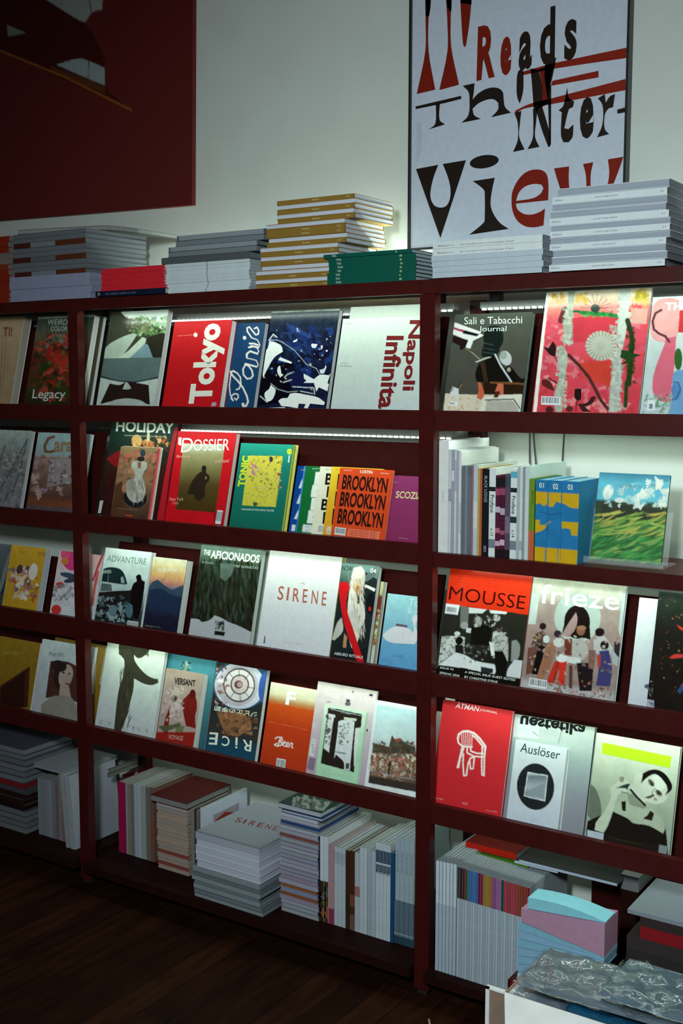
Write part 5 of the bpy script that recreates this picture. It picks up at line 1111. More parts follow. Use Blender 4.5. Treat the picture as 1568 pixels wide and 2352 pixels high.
MAG_INFO = {
    'tan_right': ('tan magazine with faint brown lettering at the left edge of the top row', 'f0e8dc', 'b0a898'),
    'legacy': ('dark magazine with a red flower painting and white word along the foot', 'd8d8d0', 'c8ccc8'),
    'stroke': ('grey magazine crossed by slanting blue brush strokes', 'd0d0cc', 'c4c8c8'),
    'cmag': ('magazine with a brown village picture under a big scripted capital C', 'd0d0cc', 'c8ccc8'),
    'yellow': ('mustard yellow magazine with a photo collage in the middle', 'c8c8cc', 'b4b4bc'),
    'slate': ('slate grey magazine with dark blue slanting stripes left of the yellow one', '3c444c', '8c9498'),
    'pinkfl': ('pale magazine with a bright pink flower in its upper corner', 'd8d8d8', 'c8ccc8'),
    'wedge': ('mustard magazine with a dark brown wedge across its cover', 'b08820', 'b08820'),
    'portrait': ('white magazine with a framed dark portrait of a person', 'd8dce0', 'd0d4d8'),
    'table': ('magazine with a photo of a round grey table under green foliage', 'd4dcd8', 'c0c4cc'),
    'tokyo': ('bright red city magazine with big white upright lettering', 'c8121a', 'dcd8c8'),
    'paris': ('navy blue city magazine with white script lettering', '133f68', 'd0d0d0'),
    'blue': ('glossy dark blue magazine with splashed white abstract print', '1c2444', 'a8aca8'),
    'napoli': ('pale green magazine with dark red lettering running down its side', 'd0dcd0', 'd0d8d0'),
    'napoliback': ('plain pale magazine standing taller behind the one with dark red vertical lettering', 'd2dccc', 'd0d8d0'),
    'holiday': ('dark travel magazine with white capitals half hidden by the shelf above', '801020', '7c2030'),
    'dress': ('brown toned magazine with a figure in a wide grey dress', 'e04454', 'e86070'),
    'dressback': ('cream-edged copy peeking out behind the magazine with the grey dress', 'd8d0b8', 'ece4cc'),
    'aficback': ('white-edged copy behind the dark forest magazine', 'c8ccc8', 'eceee6'),
    'legacyback': ('white-edged copy behind the dark flower painting magazine', 'c8ccc8', 'eceee6'),
    'dossier': ('red magazine framing a photo of a cloaked figure in a misty field', 'd0101c', 'dce0d4'),
    'tonic': ('teal green magazine with a speckled yellow picture panel', '12705e', 'd8d44c'),
    'tonicback': ('yellow magazine peeking out behind the teal green one', 'd8d060', 'e0e4d8'),
    'c_blue': ('blue city guide, leftmost of the overlapping small guides', '4c94d8', '8cb0d8'),
    'c_green': ('green city guide with white blocks, second of the overlapping small guides', '0f6c34', 'e0e4d8'),
    'c_cream': ('cream city guide with black capitals, between the green and yellow guides', 'ece8cc', 'e8e4d0'),
    'c_yellow': ('yellow city guide partly hidden behind the orange one', 'e8a828', 'e8d4a0'),
    'brook': ('orange city guide with a black name printed three times', 'e04a1e', 'e4dccc'),
    'scozia': ('purple guide with cream lettering beside the orange one', '90305c', 'c8b0b8'),
    'advan': ('magazine with a dark figure standing beside a white van', 'd0d8d4', 'd4dce0'),
    'sunset': ('thick magazine with an orange sunset over dark mountains', '2c2c3c', 'dce4e0'),
    'afic': ('dark forest magazine with heavy white capitals and a snowy foot', '9cb0a4', 'd4d8d0'),
    'sirene': ('plain white magazine with six thin red capitals', 'e4e6e4', 'd8d880'),
    'dog': ('magazine with a blond long-haired dog and a red slash', '282c2c', 'd4dcd4'),
    'sliver': ('magazine peeking out behind the one with the long-haired dog', 'c8ccb8', 'd8e0d4'),
    'swan': ('light blue magazine with a white swan', '88c4d8', 'd0dce0'),
    'cypress': ('white magazine with a dark carved arm like a tree trunk', 'd4d8d4', 'b8bcc0'),
    'mustard': ('mustard and white magazine wedged behind the white one with a carved arm', '9c7c2c', 'c8c4b0'),
    'teal': ('teal magazine behind the mountain climbing magazine', '2c6470', '8cb0b0'),
    'versant': ('thick beige magazine with a red robed figure on a snowy slope', 'a89480', 'dce4e4'),
    'rice': ('dark food magazine displayed upside down with a round plate photo', '1c2c34', 'd0d8d8'),
    'beer': ('orange magazine with white script word and a cream top band', 'c84418', 'c8c0a8'),
    'seeall': ('pinkish white magazine behind the mint framed one', 'd0c8c8', 'd8d8d4'),
    'arch': ('mint green booklet framing a dark archway photo', 'b4dcb8', 'c8d8c8'),
    'town': ('white bordered magazine with a hillside town of red roofs', 'e0e4e4', 'd8dce0'),
    'sali': ('grey journal cover with a person drawing at a table', '54584e', '8ca4a0'),
    'pink': ('large pink magazine painted with dark flowers and pale braids', 'e8e0d0', '88a8a0'),
    'tbird': ('magazine with a big pink painted bird at the right edge', 'd0d8d0', '40606c'),
    'mousse': ('magazine with a red top half over a black and white market photo', 'e03418', 'd0d4d0'),
    'frieze': ('magazine showing a crowd gathered at a church doorway', 'c8ccc8', '7c9088'),
    'white3': ('plain white magazine partly behind the dark red-flecked one', 'd8e4e0', 'd0d8d8'),
    'dark3': ('nearly black magazine with scattered red flecks', '201814', '60686c'),
    'atmanback': ('white magazine edge showing behind the red one with a chair', 'd8e0d8', 'd0d8d8'),
    'atman': ('red journal with a white outline of a plastic garden chair', 'd0282e', '9c8c9c'),
    'aest': ('grey green magazine shown upside down with heavy black lettering', 'a4b0a8', '98a0a0'),
    'ausl': ('pale grey magazine with a black disc and a metallic square', 'd0dcdc', 'dce8e8'),
    'man': ('black and white magazine with a resting man under a lime bar', 'c8d4bc', '9cb0a8'),
}
LONG = {'holiday': .018, 'cypress': .018, 'table': -.0085, 'pink': -.0085}
GLOSSY = {'blue', 'table', 'mousse', 'frieze', 'dark3', 'dog', 'advan', 'afic', 'pink', 'sali', 'man'}
for nm, (row, xl, xr, H, dep, th) in MAGS.items():
    H += LONG.get(nm, 0) + dep * math.tan(TILT)
    Mx = mag_matrix(row, xl, dep)
    fc = Face(Mx, xr - xl, H)
    fc.draw(ART[nm])
    lab, spine, pg = MAG_INFO[nm]
    if nm not in ('dress', 'sirene', 'tonic', 'holiday', 'c_blue', 'stroke', 'cmag', 'yellow', 'tan_right', 'aest', 'dark3', 'tbird', 'pink', 'sali', 'man'):
        pg = 'eceee6'
    me = book_meshes(xr - xl, H, th, spine, pg, spine, face=fc, gloss=nm in GLOSSY)
    book('magazine', lab, 'magazine', Mx, me)


# ---------------------------------------------------------------- posters on the wall
def wall_print(name, label, cat, xl, xr, z0, z1, spec, frame_w, step, rot=0.0, border='c4ccd8'):
    r = empty(name)
    Mx = Matrix.Translation(Vector((xl, WALL_Y - .019, z0))) @ Matrix.Rotation(rot, 4, 'Y')
    r.matrix_world = Mx
    tag(r, label, cat)
    fc = Face(Mx, xr - xl, z1 - z0, step)
    fc.draw(spec)
    mb = MB()
    fc.emit(mb)
    mb.box((0, .0002, 0), (xr - xl, .003, z1 - z0), tuple(lin(border)), skip='f')
    link('sheet', mb.mesh('sheet', M_PRINT), r)
    w, h = xr - xl, z1 - z0
    if frame_w:
        b = MB()
        f = frame_w
        b.box((-f, -.008, -f), (0, .018, h + f))
        b.box((w, -.008, -f), (w + f, .018, h + f))
        b.box((0, -.008, -f), (w, .018, 0))
        b.box((0, -.008, h), (w, .018, h + f))
        link('frame', b.mesh('frame', M_BLACK), r)
    b = MB()
    b.box((.001, .0035, .001), (w - .001, .0185, h - .001), tuple(lin(border)))
    link('backing_board', b.mesh('backing_board', M_PRINT), r)
    return r


wall_print('framed_poster', 'black framed white poster with large red and black lettering', 'poster', -.196, .388, 1.862, 2.71, POSTER, .006, .0030)
wall_print('wall_print', 'big dark maroon print with pale window shapes on the upper left wall', 'picture', -2.02, -.957, 2.060, 2.95, PRINT, 0, .0045, math.radians(1.2), '541c1a')

# ---------------------------------------------------------------- piles on the top board
ZTOP = 1.7503
jit = lambda a: random.uniform(-a, a)
# gold and white pile: seven of its copies turned with their pages outward
z = ZTOP
kinds = 'GWGWGWGWGWWGGWGWGWG'[::-1]
kinds = 'GWGWG' 'WGGWG' 'WGWGW' 'WGWG'
gx = [(-.432, -.196)] * 5 + [(-.466, -.221)] * 5 + [(-.485, -.241)] * 5 + [(-.504, -.268)] * 4
n = len(kinds)
zz = ZTOP + n * .01155
for i, kd in enumerate(kinds):
    zz -= .01155
    a, b = gx[i]
    dx = jit(.0025)
    gold = '907030' if kd == 'G' else '907030'
    sp = (gold, ((.0, .012, '78602c'),), (('folio', 'd8c890', .44, .54, .3, .65), ('12', 'd8c890', .06, .10, .3, .65)))
    flat('magazine', ('gold-spined magazine, ' if kd == 'G' else 'white-edged magazine, ') + rank(i, n) + ' in the gold and white pile', 'magazine', a + dx, b + dx, .014 + jit(.003), zz, .185, .0115, '94763c', 'd4d8e4', sp,
         'gold and white pile on the top board', 'spine' if kd == 'G' else 'pages')
# green pile
n = 8
for i in range(n):
    z = ZTOP + (n - 1 - i) * .0092
    x0, x1 = (-.276, -.022) if i == 0 else (-.266 + jit(.003), -.014 + jit(.002))
    sp = ('0c5446', (), (('TOOL', 'd0dccc', .84 + jit(.01), .90, .2, .75), ('8', 'c8d088', .155 + jit(.012), .175, .25, .75)))
    flat('magazine', 'dark green magazine, ' + rank(i, n) + ' in the green pile', 'magazine', x0, x1, .003 + (.0 if i else -.006), z, .2, .0091, '0c5446', 'c4ccd4', sp, 'green pile on the top board')
# low white pile under the poster
n = 6
tt = [.0155, .0155, .0125, .0125, .0125, .0125]
z = ZTOP + sum(tt) + .0005 * n
for i in range(n):
    z -= tt[i] + .0004
    sp = ('d8dedc' if i < 2 else 'b8c4cc', (), (('Magazine', '8c9498', .80, .95, .5, .75), ('the interview issue on the language of type', '8c9498', .25, .74, .5, .8)) if i < 2 else ())
    flat('magazine', ('white' if i < 2 else 'bluish white') + ' magazine, ' + rank(i, n) + ' in the low pile under the poster', 'magazine', .037 + jit(.002), .317 + jit(.003), -.008 + jit(.002), z, .21, tt[i], 'd4dade', 'b8c0c8', sp, 'low white pile on the top board')
# tall white pile at the right
seq = [('P', .017), ('S', .0145), ('P', .0155), ('P', .0145), ('S', .0145), ('P', .0135), ('S', .0125), ('P', .0135), ('S', .0125), ('P', .0150), ('P', .0150), ('S', .0140)]
n = len(seq)
z = ZTOP + sum(t for _, t in seq) + .0003 * n
for i, (kd, t) in enumerate(seq):
    z -= t + .0003
    sp = ('d4dcde', (), (('Edition', '8c989c', .90, .98, .3, .6), ('a journal of images and places', '8c989c', .42, .62, .3, .65), ('21', '8c989c', .03, .06, .3, .6)))
    s = .012 if i == 0 else 0
    flat('magazine', ('white-spined' if kd == 'S' else 'grey page-edged') + ' magazine, ' + rank(i, n) + ' in the tall right pile', 'magazine', .339 + jit(.004) + s, .600 + jit(.006), -.02 + jit(.004), z, .215, t, 'd0d6da', 'a4acb6', sp,
         'tall white pile on the top board', 'spine' if kd == 'S' else 'pages')
# red pile at the right edge
for i in range(6):
    flat('magazine', 'crimson magazine, ' + rank(i, 6) + ' in the short pile at the right edge', 'magazine', .63, .86, .02 + jit(.003), ZTOP + (5 - i) * .0075, .2, .0074, '8c1420', 'b0545c', '8c1424', 'crimson pile on the top board')
# grey shrink-wrapped magazines over white booklets
n = 9
for i in range(n):
    flat('magazine', 'thin white magazine, ' + rank(i, n) + ' under the grey wrapped ones', 'magazine', -.806 + jit(.002), -.514 + jit(.002), .004 + jit(.002), ZTOP + (n - 1 - i) * .0088, .2, .0086, 'ccd4d8', 'b0b8b8', ('ccd6d8', ((.49, .505, '9ca8ac'), (0, 1, 'ccd6d8')) if 0 else ((.485 + .006 * math.sin(i), .5 + .006 * math.sin(i), '98a4a8'),), ()), 'white booklets on the top board')
z = ZTOP + n * .0088
for i, (x0, x1, t) in enumerate(((-.815, -.508, .0175), (-.795, -.488, .0155), (-.795, -.484, .0125), (-.775, -.470, .0165), (-.771, -.468, .0135))):
    q = flat('magazine', 'grey film-wrapped magazine, ' + ['lowest', 'second from below', 'middle', 'fourth from below', 'topmost'][i] + ' above the thin white ones', 'magazine', x0, x1, -.004 + .004 * i, z, .2, t - .0005, '3c4044', '7c8488', ('70787c' if i % 2 else '54585c', ((0.02, .98, '8c9498'),) if i % 2 == 0 and i else (), ()), 'grey wrapped magazines on the top board', 'pages' if i % 2 else 'spine')
    z += t
# red booklets on a navy book
flat('book', 'navy book lying under the red booklets on the top board', 'book', -1.062, -.796, -.012, ZTOP, .2, .0155, '14203c', 'b8b4a8', ('121c34', (), (('the western studio in color', '6c7480', .4, .85, .3, .7), ('o', 'c8c080', .93, .965, .25, .75))))
n = 8
for i in range(n):
    flat('booklet', 'bright red booklet, ' + rank(i, n) + ' of the small red pile', 'booklet', -1.044 + jit(.0015) - (.004 if i == n - 1 else 0), -.807 + jit(.0015) + (.005 if i == n - 1 else 0), -.006 + jit(.002), ZTOP + .016 + (n - 1 - i) * .0078, .17, .0076, 'd42430', 'c8a0a0', 'd82834', 'red booklets on the top board')
# thick grey pile at the left
n = 4
for i in range(n):
    flat('magazine', 'pale blue-grey magazine, ' + rank(i, n) + ' under the thick grey pile', 'magazine', -1.432 + jit(.003), -1.09 + jit(.004), -.004 + jit(.003), ZTOP + (n - 1 - i) * .0182, .25, .0180, '9498ac', '9498ac', '9094ac', 'thick grey pile on the top board')
z0 = ZTOP + n * .0182
n = 9
for i in range(n):
    k = n - 1 - i
    lab = i in (2, 5, 8)
    pale = i in (2, 6)
    sp = ('788088' if (i in (2, 8)) else '606468', ((.0, .40, '5c3018' if lab else '606468'), (.74, .98, '4c2018' if lab else '606468')) if lab else (), ())
    flat('magazine', ('grey magazine with brown spine blocks, ' if lab else 'plain grey magazine, ') + rank(i, n) + ' of the thick grey pile', 'magazine', -1.425 + jit(.004), -1.112 + jit(.004), .004 + jit(.003), z0 + k * .0142, .255, .0140, '5c6064', '70747a', sp, 'thick grey pile on the top board', 'spine' if lab else 'pages')
# its topmost magazine droops over the side
b = MB()
zt = z0 + n * .0142
N = 14
for lo_, hi_, nm_ in ((0, .0011, 'c'), (.0011, .0125, 'p'), (.0125, .0136, 'c')):
    pass
def droop(mb, za, zb, col, ins):
    xs = np.linspace(-1.40, -.992 - ins, N)
    prof = lambda x: zt - max(0, x + 1.12) ** 1.6 * .42
    P = [(x, prof(x)) for x in xs]
    for (xa, pa), (xb, pb) in zip(P[:-1], P[1:]):
        y0_, y1_ = .004 + ins, .262 - ins
        sk = lambda x: (x + 1.40) * .22
        q = [(xa, y0_ + sk(xa), pa + za), (xb, y0_ + sk(xb), pb + za), (xb, y1_, pb + za), (xa, y1_, pa + za)]
        t_ = [(xa, y0_ + sk(xa), pa + zb), (xb, y0_ + sk(xb), pb + zb), (xb, y1_, pb + zb), (xa, y1_, pa + zb)]
        mb.poly(q[::-1], col)
        mb.poly(t_, col)
        mb.poly([q[0], q[1], t_[1], t_[0]], col)
        mb.poly([q[2], q[3], t_[3], t_[2]], col)
    xe, pe = P[-1]
    xs0, ps0 = P[0]
    for xx, pp in ((xe, pe), (xs0, ps0)):
        mb.poly([(xx, y0_ + sk(xx), pp + za), (xx, y1_, pp + za), (xx, y1_, pp + zb), (xx, y0_ + sk(xx), pp + zb)], col)
r = empty('magazine')
tag(r, 'grey magazine drooping sideways over the top of the thick grey pile', 'magazine')
mb = MB()
droop(mb, .0003, .0013, tuple(lin('44463f')), 0)
droop(mb, .0123, .0134, tuple(lin('55584f')), 0)
link('cover', mb.mesh('cover', M_PRINT), r)
mb = MB()
droop(mb, .0014, .0122, tuple(lin('9a9c98')), .002)
link('pages', mb.mesh('pages', M_PAGES), r)
# red-orange pile at the left edge
n = 12
for i in range(n):
    c = ['8c2a14', '8c2a14', '8c2a14', '7c7470', '807874', '8c3820', '8c2a14', '8c2a14', '8c2a14', '8c2a14', '8c2a14', '8c2a14'][i]
    flat('book', ('rust red' if c in ('8c2a14', '8c3820') else 'grey') + ' book, ' + rank(i, n) + ' in the pile at the left edge', 'book', -1.75 + jit(.002), -1.455 + jit(.003), .012 + jit(.003), ZTOP + (n - 1 - i) * .0168, .2, .0166, c, '8c8480', c, 'rust red pile on the top board')

# ---------------------------------------------------------------- upright magazines on the flat shelf of the right bay
ZS = 1.0987


def px_x(x, y, yy):
    d = ray_dir(x, y)
    t = (yy - CAM_LOC[1]) / d[1]
    return CAM_LOC[0] + t * d[0]


def px_z(x, y, yy):
    d = ray_dir(x, y)
    t = (yy - CAM_LOC[1]) / d[1]
    return CAM_LOC[2] + t * d[2]


ROW2 = [  # left px, right px (mid height), top px, cover, spine spec, depth, what
    (1006.5, 1028.5, 1012, 'e4e8e4', ('e6e6e2', (), (('Collana', 'b8bcb8', .45, .56, .4, .6),)), .215, 'tall white book'),
    (1029, 1035.5, 1032, 'd0d4d4', ('ccd0d0', ((.5, .62, '9c9ca8'),), ()), .20, 'thin pale magazine'),
    (1036, 1042, 1033, '94989c', ('a0a4ac', ((.7, .8, 'd8d8d8'),), ()), .20, 'thin grey magazine'),
    (1042.5, 1047, 1033, 'd8d8d4', ('d8d4dc', ((.6, .9, 'b8b0c0'),), ()), .20, 'thin white magazine'),
    (1047.5, 1052, 1034, 'bcc0c0', ('a8acb8', (), ()), .20, 'thin silver magazine'),
    (1052.5, 1058, 1036, 'e0e4dc', ('dcdcd8', ((.2, .5, 'c0c4cc'),), ()), .20, 'thin ivory magazine'),
    (1059, 1066, 1070, '6c7478', ('6c7078', (), ()), .18, 'slate grey magazine'),
    (1066.5, 1073, 1070, '7c8488', ('80848c', (), ()), .18, 'mid grey magazine'),
    (1073.5, 1082, 1071, '585c60', ('64686c', ((.1, .9, '6c7078'),), ()), .18, 'charcoal magazine'),
    (1082.5, 1086, 1071, 'a85c60', ('a07078', (), ()), .18, 'thin rose magazine'),
    (1086.5, 1096, 1068, 'ccd8cc', ('c0c8d0', ((.3, .6, 'd8d8d4'),), ()), .215, 'white magazine'),
    (1096.5, 1101, 1076, 'c8a83c', ('c8a050', (), ()), .18, 'thin yellow magazine'),
    (1101.5, 1106, 1077, 'b85c28', ('b8643c', (), ()), .18, 'thin rust orange magazine'),
    (1106.5, 1122, 1077, '18181c', ('16161a', (), (('BLACK LODGE', '9ca4ac', .62, .92, .25, .7), ('nero', '9ca4ac', .05, .12, .3, .7))), .18, 'black magazine'),
    (1122.5, 1137, 1075, 'e0e8e0', ('dfe4e0', ((.74, .79, '20242c'), (.10, .20, '7c8490')), (('Profane', '28303c', .50, .70, .2, .8), ('n.13', '40484c', .24, .32, .25, .75))), .19, 'white magazine titled in black'),
    (1137.5, 1148, 1092, '6c2038', ('541c34', ((.86, .97, '18181c'), (.55, .62, 'c8b8c0'), (.3, .36, 'b86878'), (.76, .84, '9c4860'), (.0, .1, '1c1418'), (.14, .2, 'd0a8b8')), ()), .17, 'magenta patterned magazine'),
    (1148.5, 1159, 1091, '6c2038', ('4c1c34', ((.86, .97, '20181c'), (.52, .6, 'b8a8b8'), (.28, .33, 'a05068'), (.76, .84, '9c4860'), (.0, .1, '1c1418'), (.15, .22, 'd8b0c0')), ()), .17, 'magenta patterned magazine'),
    (1159.5, 1171, 1090, '44505c', ('5c4c5c', ((.86, .97, '3c4c54'), (.3, .5, '7c6c7c'), (.0, .1, '20181c')), ()), .17, 'mauve magazine'),
    (1171.5, 1186, 1077, 'e0e8e0', ('dfe4e0', ((.74, .79, '20242c'), (.9, .97, '5cb0c8'), (.10, .20, '7c8490'), (.40, .47, '2c3440')), (('Profane', '28303c', .50, .70, .2, .8), ('n.14', '40484c', .24, .32, .25, .75))), .19, 'white magazine titled in black'),
    (1186.5, 1192, 1073, 'b8c8c8', ('a8b8bc', (), ()), .20, 'pale blue magazine'),
    (1192.5, 1199, 1072, 'dce4dc', ('d4d8d4', ((.1, .2, 'a8b0b0'),), ()), .20, 'white magazine'),
    (1199.5, 1204, 1072, 'a0a8a8', ('90989c', (), ()), .20, 'grey magazine'),
    (1204.5, 1213.5, 1071, 'c8d8d0', ('c8d4d0', (), ()), .215, 'pale green magazine'),
    (1214.5, 1219.5, 1100, '6c8c2c', ('74902c', ((0, .36, 'c8684c'),), ()), .15, 'thin green magazine'),
    (1220, 1226.5, 1100, '5c8828', ('6c942c', ((0, .36, 'd0603c'),), (('terrain', '304818', .7, .86, .2, .8),)), .15, 'green and orange magazine'),
]
n = len(ROW2)
yy = .022
names_n = {}
for i, (a, b, ty, cov, sp, dp, what) in enumerate(ROW2):
    x0, x1 = px_x(a, 1180, yy), px_x(b, 1180, yy)
    ht = px_z((a + b) / 2, ty, yy) - ZS
    upright('magazine', what + ', ' + rank_lr(i, n) + ' in the flat shelf row', 'magazine', x0, x1, yy, ZS, dp, ht, cov, 'c8ccc8', sp, 'upright magazines on the flat shelf')
# three blue and yellow volumes
VOL_ART = (D4, [('bg', '2478ac'), ('n', .12, 8), ('p', 'd4a818', [(655, 395), (742, 402), (738, 475), (715, 487), (690, 468), (655, 480)]), ('p', 'd4a818', [(748, 402), (825, 405), (820, 470), (795, 458), (770, 492), (745, 490)]),
    ('p', 'd4a818', [(829, 406), (940, 413), (930, 500), (880, 496), (850, 478), (828, 470)]), ('p', 'd4a818', [(645, 565), (690, 572), (690, 600), (720, 602), (735, 612), (700, 640), (645, 652)]), ('p', 'd4a818', [(825, 580), (930, 588), (920, 670), (885, 666), (880, 630), (850, 622), (828, 626)]),
    ('l', 'b89830', 6, [(720, 605), (760, 580)]), ('l', '1c3c58', 5, [(735, 610), (742, 635)]), ('l', '1c5c84', 5, [(690, 520), (760, 540), (830, 525)]), ('p', 'd4a818', [(635, 733), (725, 740), (720, 850), (635, 850)]), ('p', 'd4a818', [(730, 740), (802, 748), (795, 850), (727, 850)]), ('p', 'd4a818', [(806, 748), (925, 757), (915, 860), (800, 860)]),
    ('t', '01', 'e8ecdc', (688, 374), (717, 376), (689, 342), .02), ('t', '02', 'e8ecdc', (772, 382), (804, 384), (773, 348), .02), ('t', '03', 'e8ecdc', (862, 386), (893, 389), (863, 352), .02)])
VOL = [(1229, 1256), (1256.6, 1288), (1288.6, 1328)]
for i, (a, b) in enumerate(VOL):
    x0, x1 = px_x(a, 1195, yy), px_x(b, 1195, yy)
    t = x1 - x0
    cm, pm = book_meshes(.15, .188, t, '2478a4', '8cb8c8', '2c80b0')
    r = book('book', 'blue and yellow volume numbered zero ' + ('one', 'two', 'three')[i] + ' on its spine', 'book', frame((0, 1, 0), (-1, 0, 0), (0, 0, 1), (x1, yy, ZS)), (cm, pm), 'blue and yellow volumes')
    link('spine', spine_face(None, None, t, .188, VOL_ART, x0, yy, ZS).mesh('spine', M_PRINT), r)
# landscape magazine leaning on a clear stand
hh = .203
w_ = .166
Mx = Matrix.Translation(Vector((.409, .078, ZS + .0062))) @ Matrix.Rotation(-TILT, 4, 'X')
fc = Face(Mx, w_, hh)
fc.draw(ART['landscape'])
me = book_meshes(w_, hh, .006, '2c5c38', 'c8d0c8', '2c5c38', face=fc)
book('magazine', 'magazine with a green grassy hill under a cloudy blue sky', 'magazine', Mx, me)
r = empty('display_stand', (.40, .06, ZS))
tag(r, 'clear plastic stand holding the grassy hill magazine', 'stand')
b = MB()
b.box((0, 0, 0), (w_ + .024, .003, .12))
q = link('back_plate', b.mesh('back_plate', M_ACRYL), r)
q.matrix_local = Matrix.Translation(Vector((-.003, .0275, .0045))) @ Matrix.Rotation(-TILT, 4, 'X')
boxobj('foot_plate', (-.003, -.004, 0), (w_ + .021, .09, .003), M_ACRYL, r)
boxobj('front_lip', (-.003, -.004, .003), (w_ + .021, -.001, .016), M_ACRYL, r)
# cords behind the upright row
for pts, lb in ((((.158, .29, 1.40), (.160, .288, 1.30), (.166, .287, 1.2), (.165, .285, 1.11)), 'straight thin dark cord on the wall, left one of a close pair'),
                (((.166, .29, 1.40), (.178, .288, 1.30), (.187, .287, 1.2), (.19, .285, 1.11)), 'thin dark cord hanging on the wall, slanting beside its straight neighbour'),
                (((.252, .29, 1.40), (.248, .29, 1.30), (.242, .288, 1.2), (.243, .285, 1.11)), 'thin dark cord hanging alone on the wall, nearest the blue volumes')):
    tag(tube('power_cord', pts, .0022, M_CORD), lb, 'cord')

# ---------------------------------------------------------------- bottom row, middle bay
ZF = BASE_Z + .0003


def row_up(spec, yy, ymid, label_tail, group, depth=.2, zb=ZF, lean=0.0, out='spine', cat='magazine', name='magazine'):
    n = len(spec)
    for i, (a, b, ty, cov, sp, what) in enumerate(spec):
        x0, x1 = px_x(a, ymid, yy), px_x(b, ymid, yy)
        ht = px_z((a + b) / 2, ty, yy) - zb
        upright(name, what + ', ' + rank_lr(i, n) + ' ' + label_tail, cat, x0, x1 - .0003, yy, zb, depth, ht, cov, '8c8c88', sp, group, out, lean)


row_up([(272, 289, 1797, '8c1440', ('a01848', (), ()), 'magenta book'), (289.5, 293.5, 1798, '8c8c90', ('9c9ca4', (), ()), 'thin grey book'), (294, 301, 1801, '8c8478', ('8c8274', (), ()), 'taupe book'),
        (301.5, 308, 1802, '847c70', ('7c7468', (), ()), 'dull brown book'), (308.5, 316, 1803, 'b0b4c4', ('acb0c4', (), ()), 'pale blue book'), (316.5, 324, 1804, 'b4b8c4', ('b0b8c4', (), ()), 'pale silver book'),
        (324.5, 335, 1806, 'a4a8a4', ('a0a49c', (), ()), 'light grey book'), (335.5, 345, 1808, '7c7c74', ('70706c', (), ()), 'grey book'), (345.5, 354, 1810, '70584c', ('7c5848', ((.2, .55, '8c5038'),), ()), 'reddish brown book')],
       .10, 1885, 'beside the left post in the bottom row', 'upright books at the left of the bottom row', .18)
# dark folder and the grey magazines on it, in the corner by the left post
x0, x1 = max(px_x(206, 1850, .17), -1.168), px_x(272, 1850, .17) + .02
hf = px_z(240, 1768, .17) - ZF
Mx = Matrix.Translation(Vector((x0, .17, ZF)))
fc = Face(Mx, x1 - x0, hf)
fc.draw((E5, [('bg', '3a110e'), ('st', ['5c5450', '746c68', '2c1814'], 40, 34, 7, 1.3, .8, (140, 440, 300, 650)), ('n', .2, 9)]))
book('book', 'dark maroon book with a crumpled grey pattern in the corner by the left post', 'book', Mx, book_meshes(x1 - x0, hf, .05, '3a110e', '5c5450', '3a110e', face=fc))
for i in range(2):
    flat('magazine', ('upper' if i else 'lower') + ' grey magazine lying in the corner by the left post', 'magazine', x0 - .02, x1 - .012, .12, ZF + hf + .0004 + .014 * i, .16, .0135, '5c5c58', '74746c', '605c58', 'grey magazines in the corner by the left post', 'pages' if i else 'spine')
# beige booklets lying in a pile
n = 17
cols = ['b49c88'] * 17
for i in range(n):
    c = 'b0a4a4' if i < 2 else ('8c4840' if i in (12, 15) else 'b49c88')
    flat('booklet', ('reddish' if i in (12, 15) else 'beige') + ' booklet, ' + rank(i, n) + ' of the narrow pile below the dark red book', 'booklet', -.945 + jit(.002), -.822 + jit(.002), .080 + jit(.002), ZF + (n - 1 - i) * .0122, .195, .0120, c, 'a89c90', c, 'beige booklets in the bottom row', 'pages' if i % 3 else 'spine')
flat('book', 'thick grey-edged book with a dark red cover on the beige booklets', 'book', -.962, -.818, .072, ZF + n * .0122, .205, .019, '4c1412', '8c8c88', '4c1412', None, 'pages')
row_up([(440, 446.5, 1858, '7c7c78', ('84847c', (), ()), 'grey book'), (447, 451, 1858, '3c2c28', ('40302c', (), ()), 'dark brown book'), (451.5, 456, 1862, '706c68', ('78746c', (), ()), 'grey brown book')],
       .085, 1925, 'between the beige booklets and the white pile', 'thin books beside the beige booklets', .17)
# leaning white book with a red picture
r = empty('book')
hw = px_z(447, 1852, .05) - ZF
ww = .205
r.matrix_world = frame((0, 1, 0), (-1, 0, 0), (0, 0, 1), (-.735, .05, ZF))
tag(r, 'white book with a red picture standing edge-on against the white pile', 'book')
b = MB()
b.box((0, 0, 0), (ww, .011, hw), tuple(lin('c4ccd8')))
pic = lambda u, v, q: (u * ww, -q, v * hw)
b.poly([pic(.22, .55, .0004), pic(.80, .55, .0004), pic(.80, .86, .0004), pic(.22, .86, .0004)], tuple(lin('a09ca4')))
b.poly([pic(.26, .60, .0008), pic(.72, .60, .0008), pic(.70, .76, .0008), pic(.48, .83, .0008), pic(.26, .78, .0008)], tuple(lin('98402c')))
link('cover', b.mesh('cover', M_PRINT), r)
b = MB()
b.box((.003, .0015, hw), (ww - .002, .0095, hw + .0006), tuple(lin('9c9c98')))
link('pages', b.mesh('pages', M_PAGES), r)
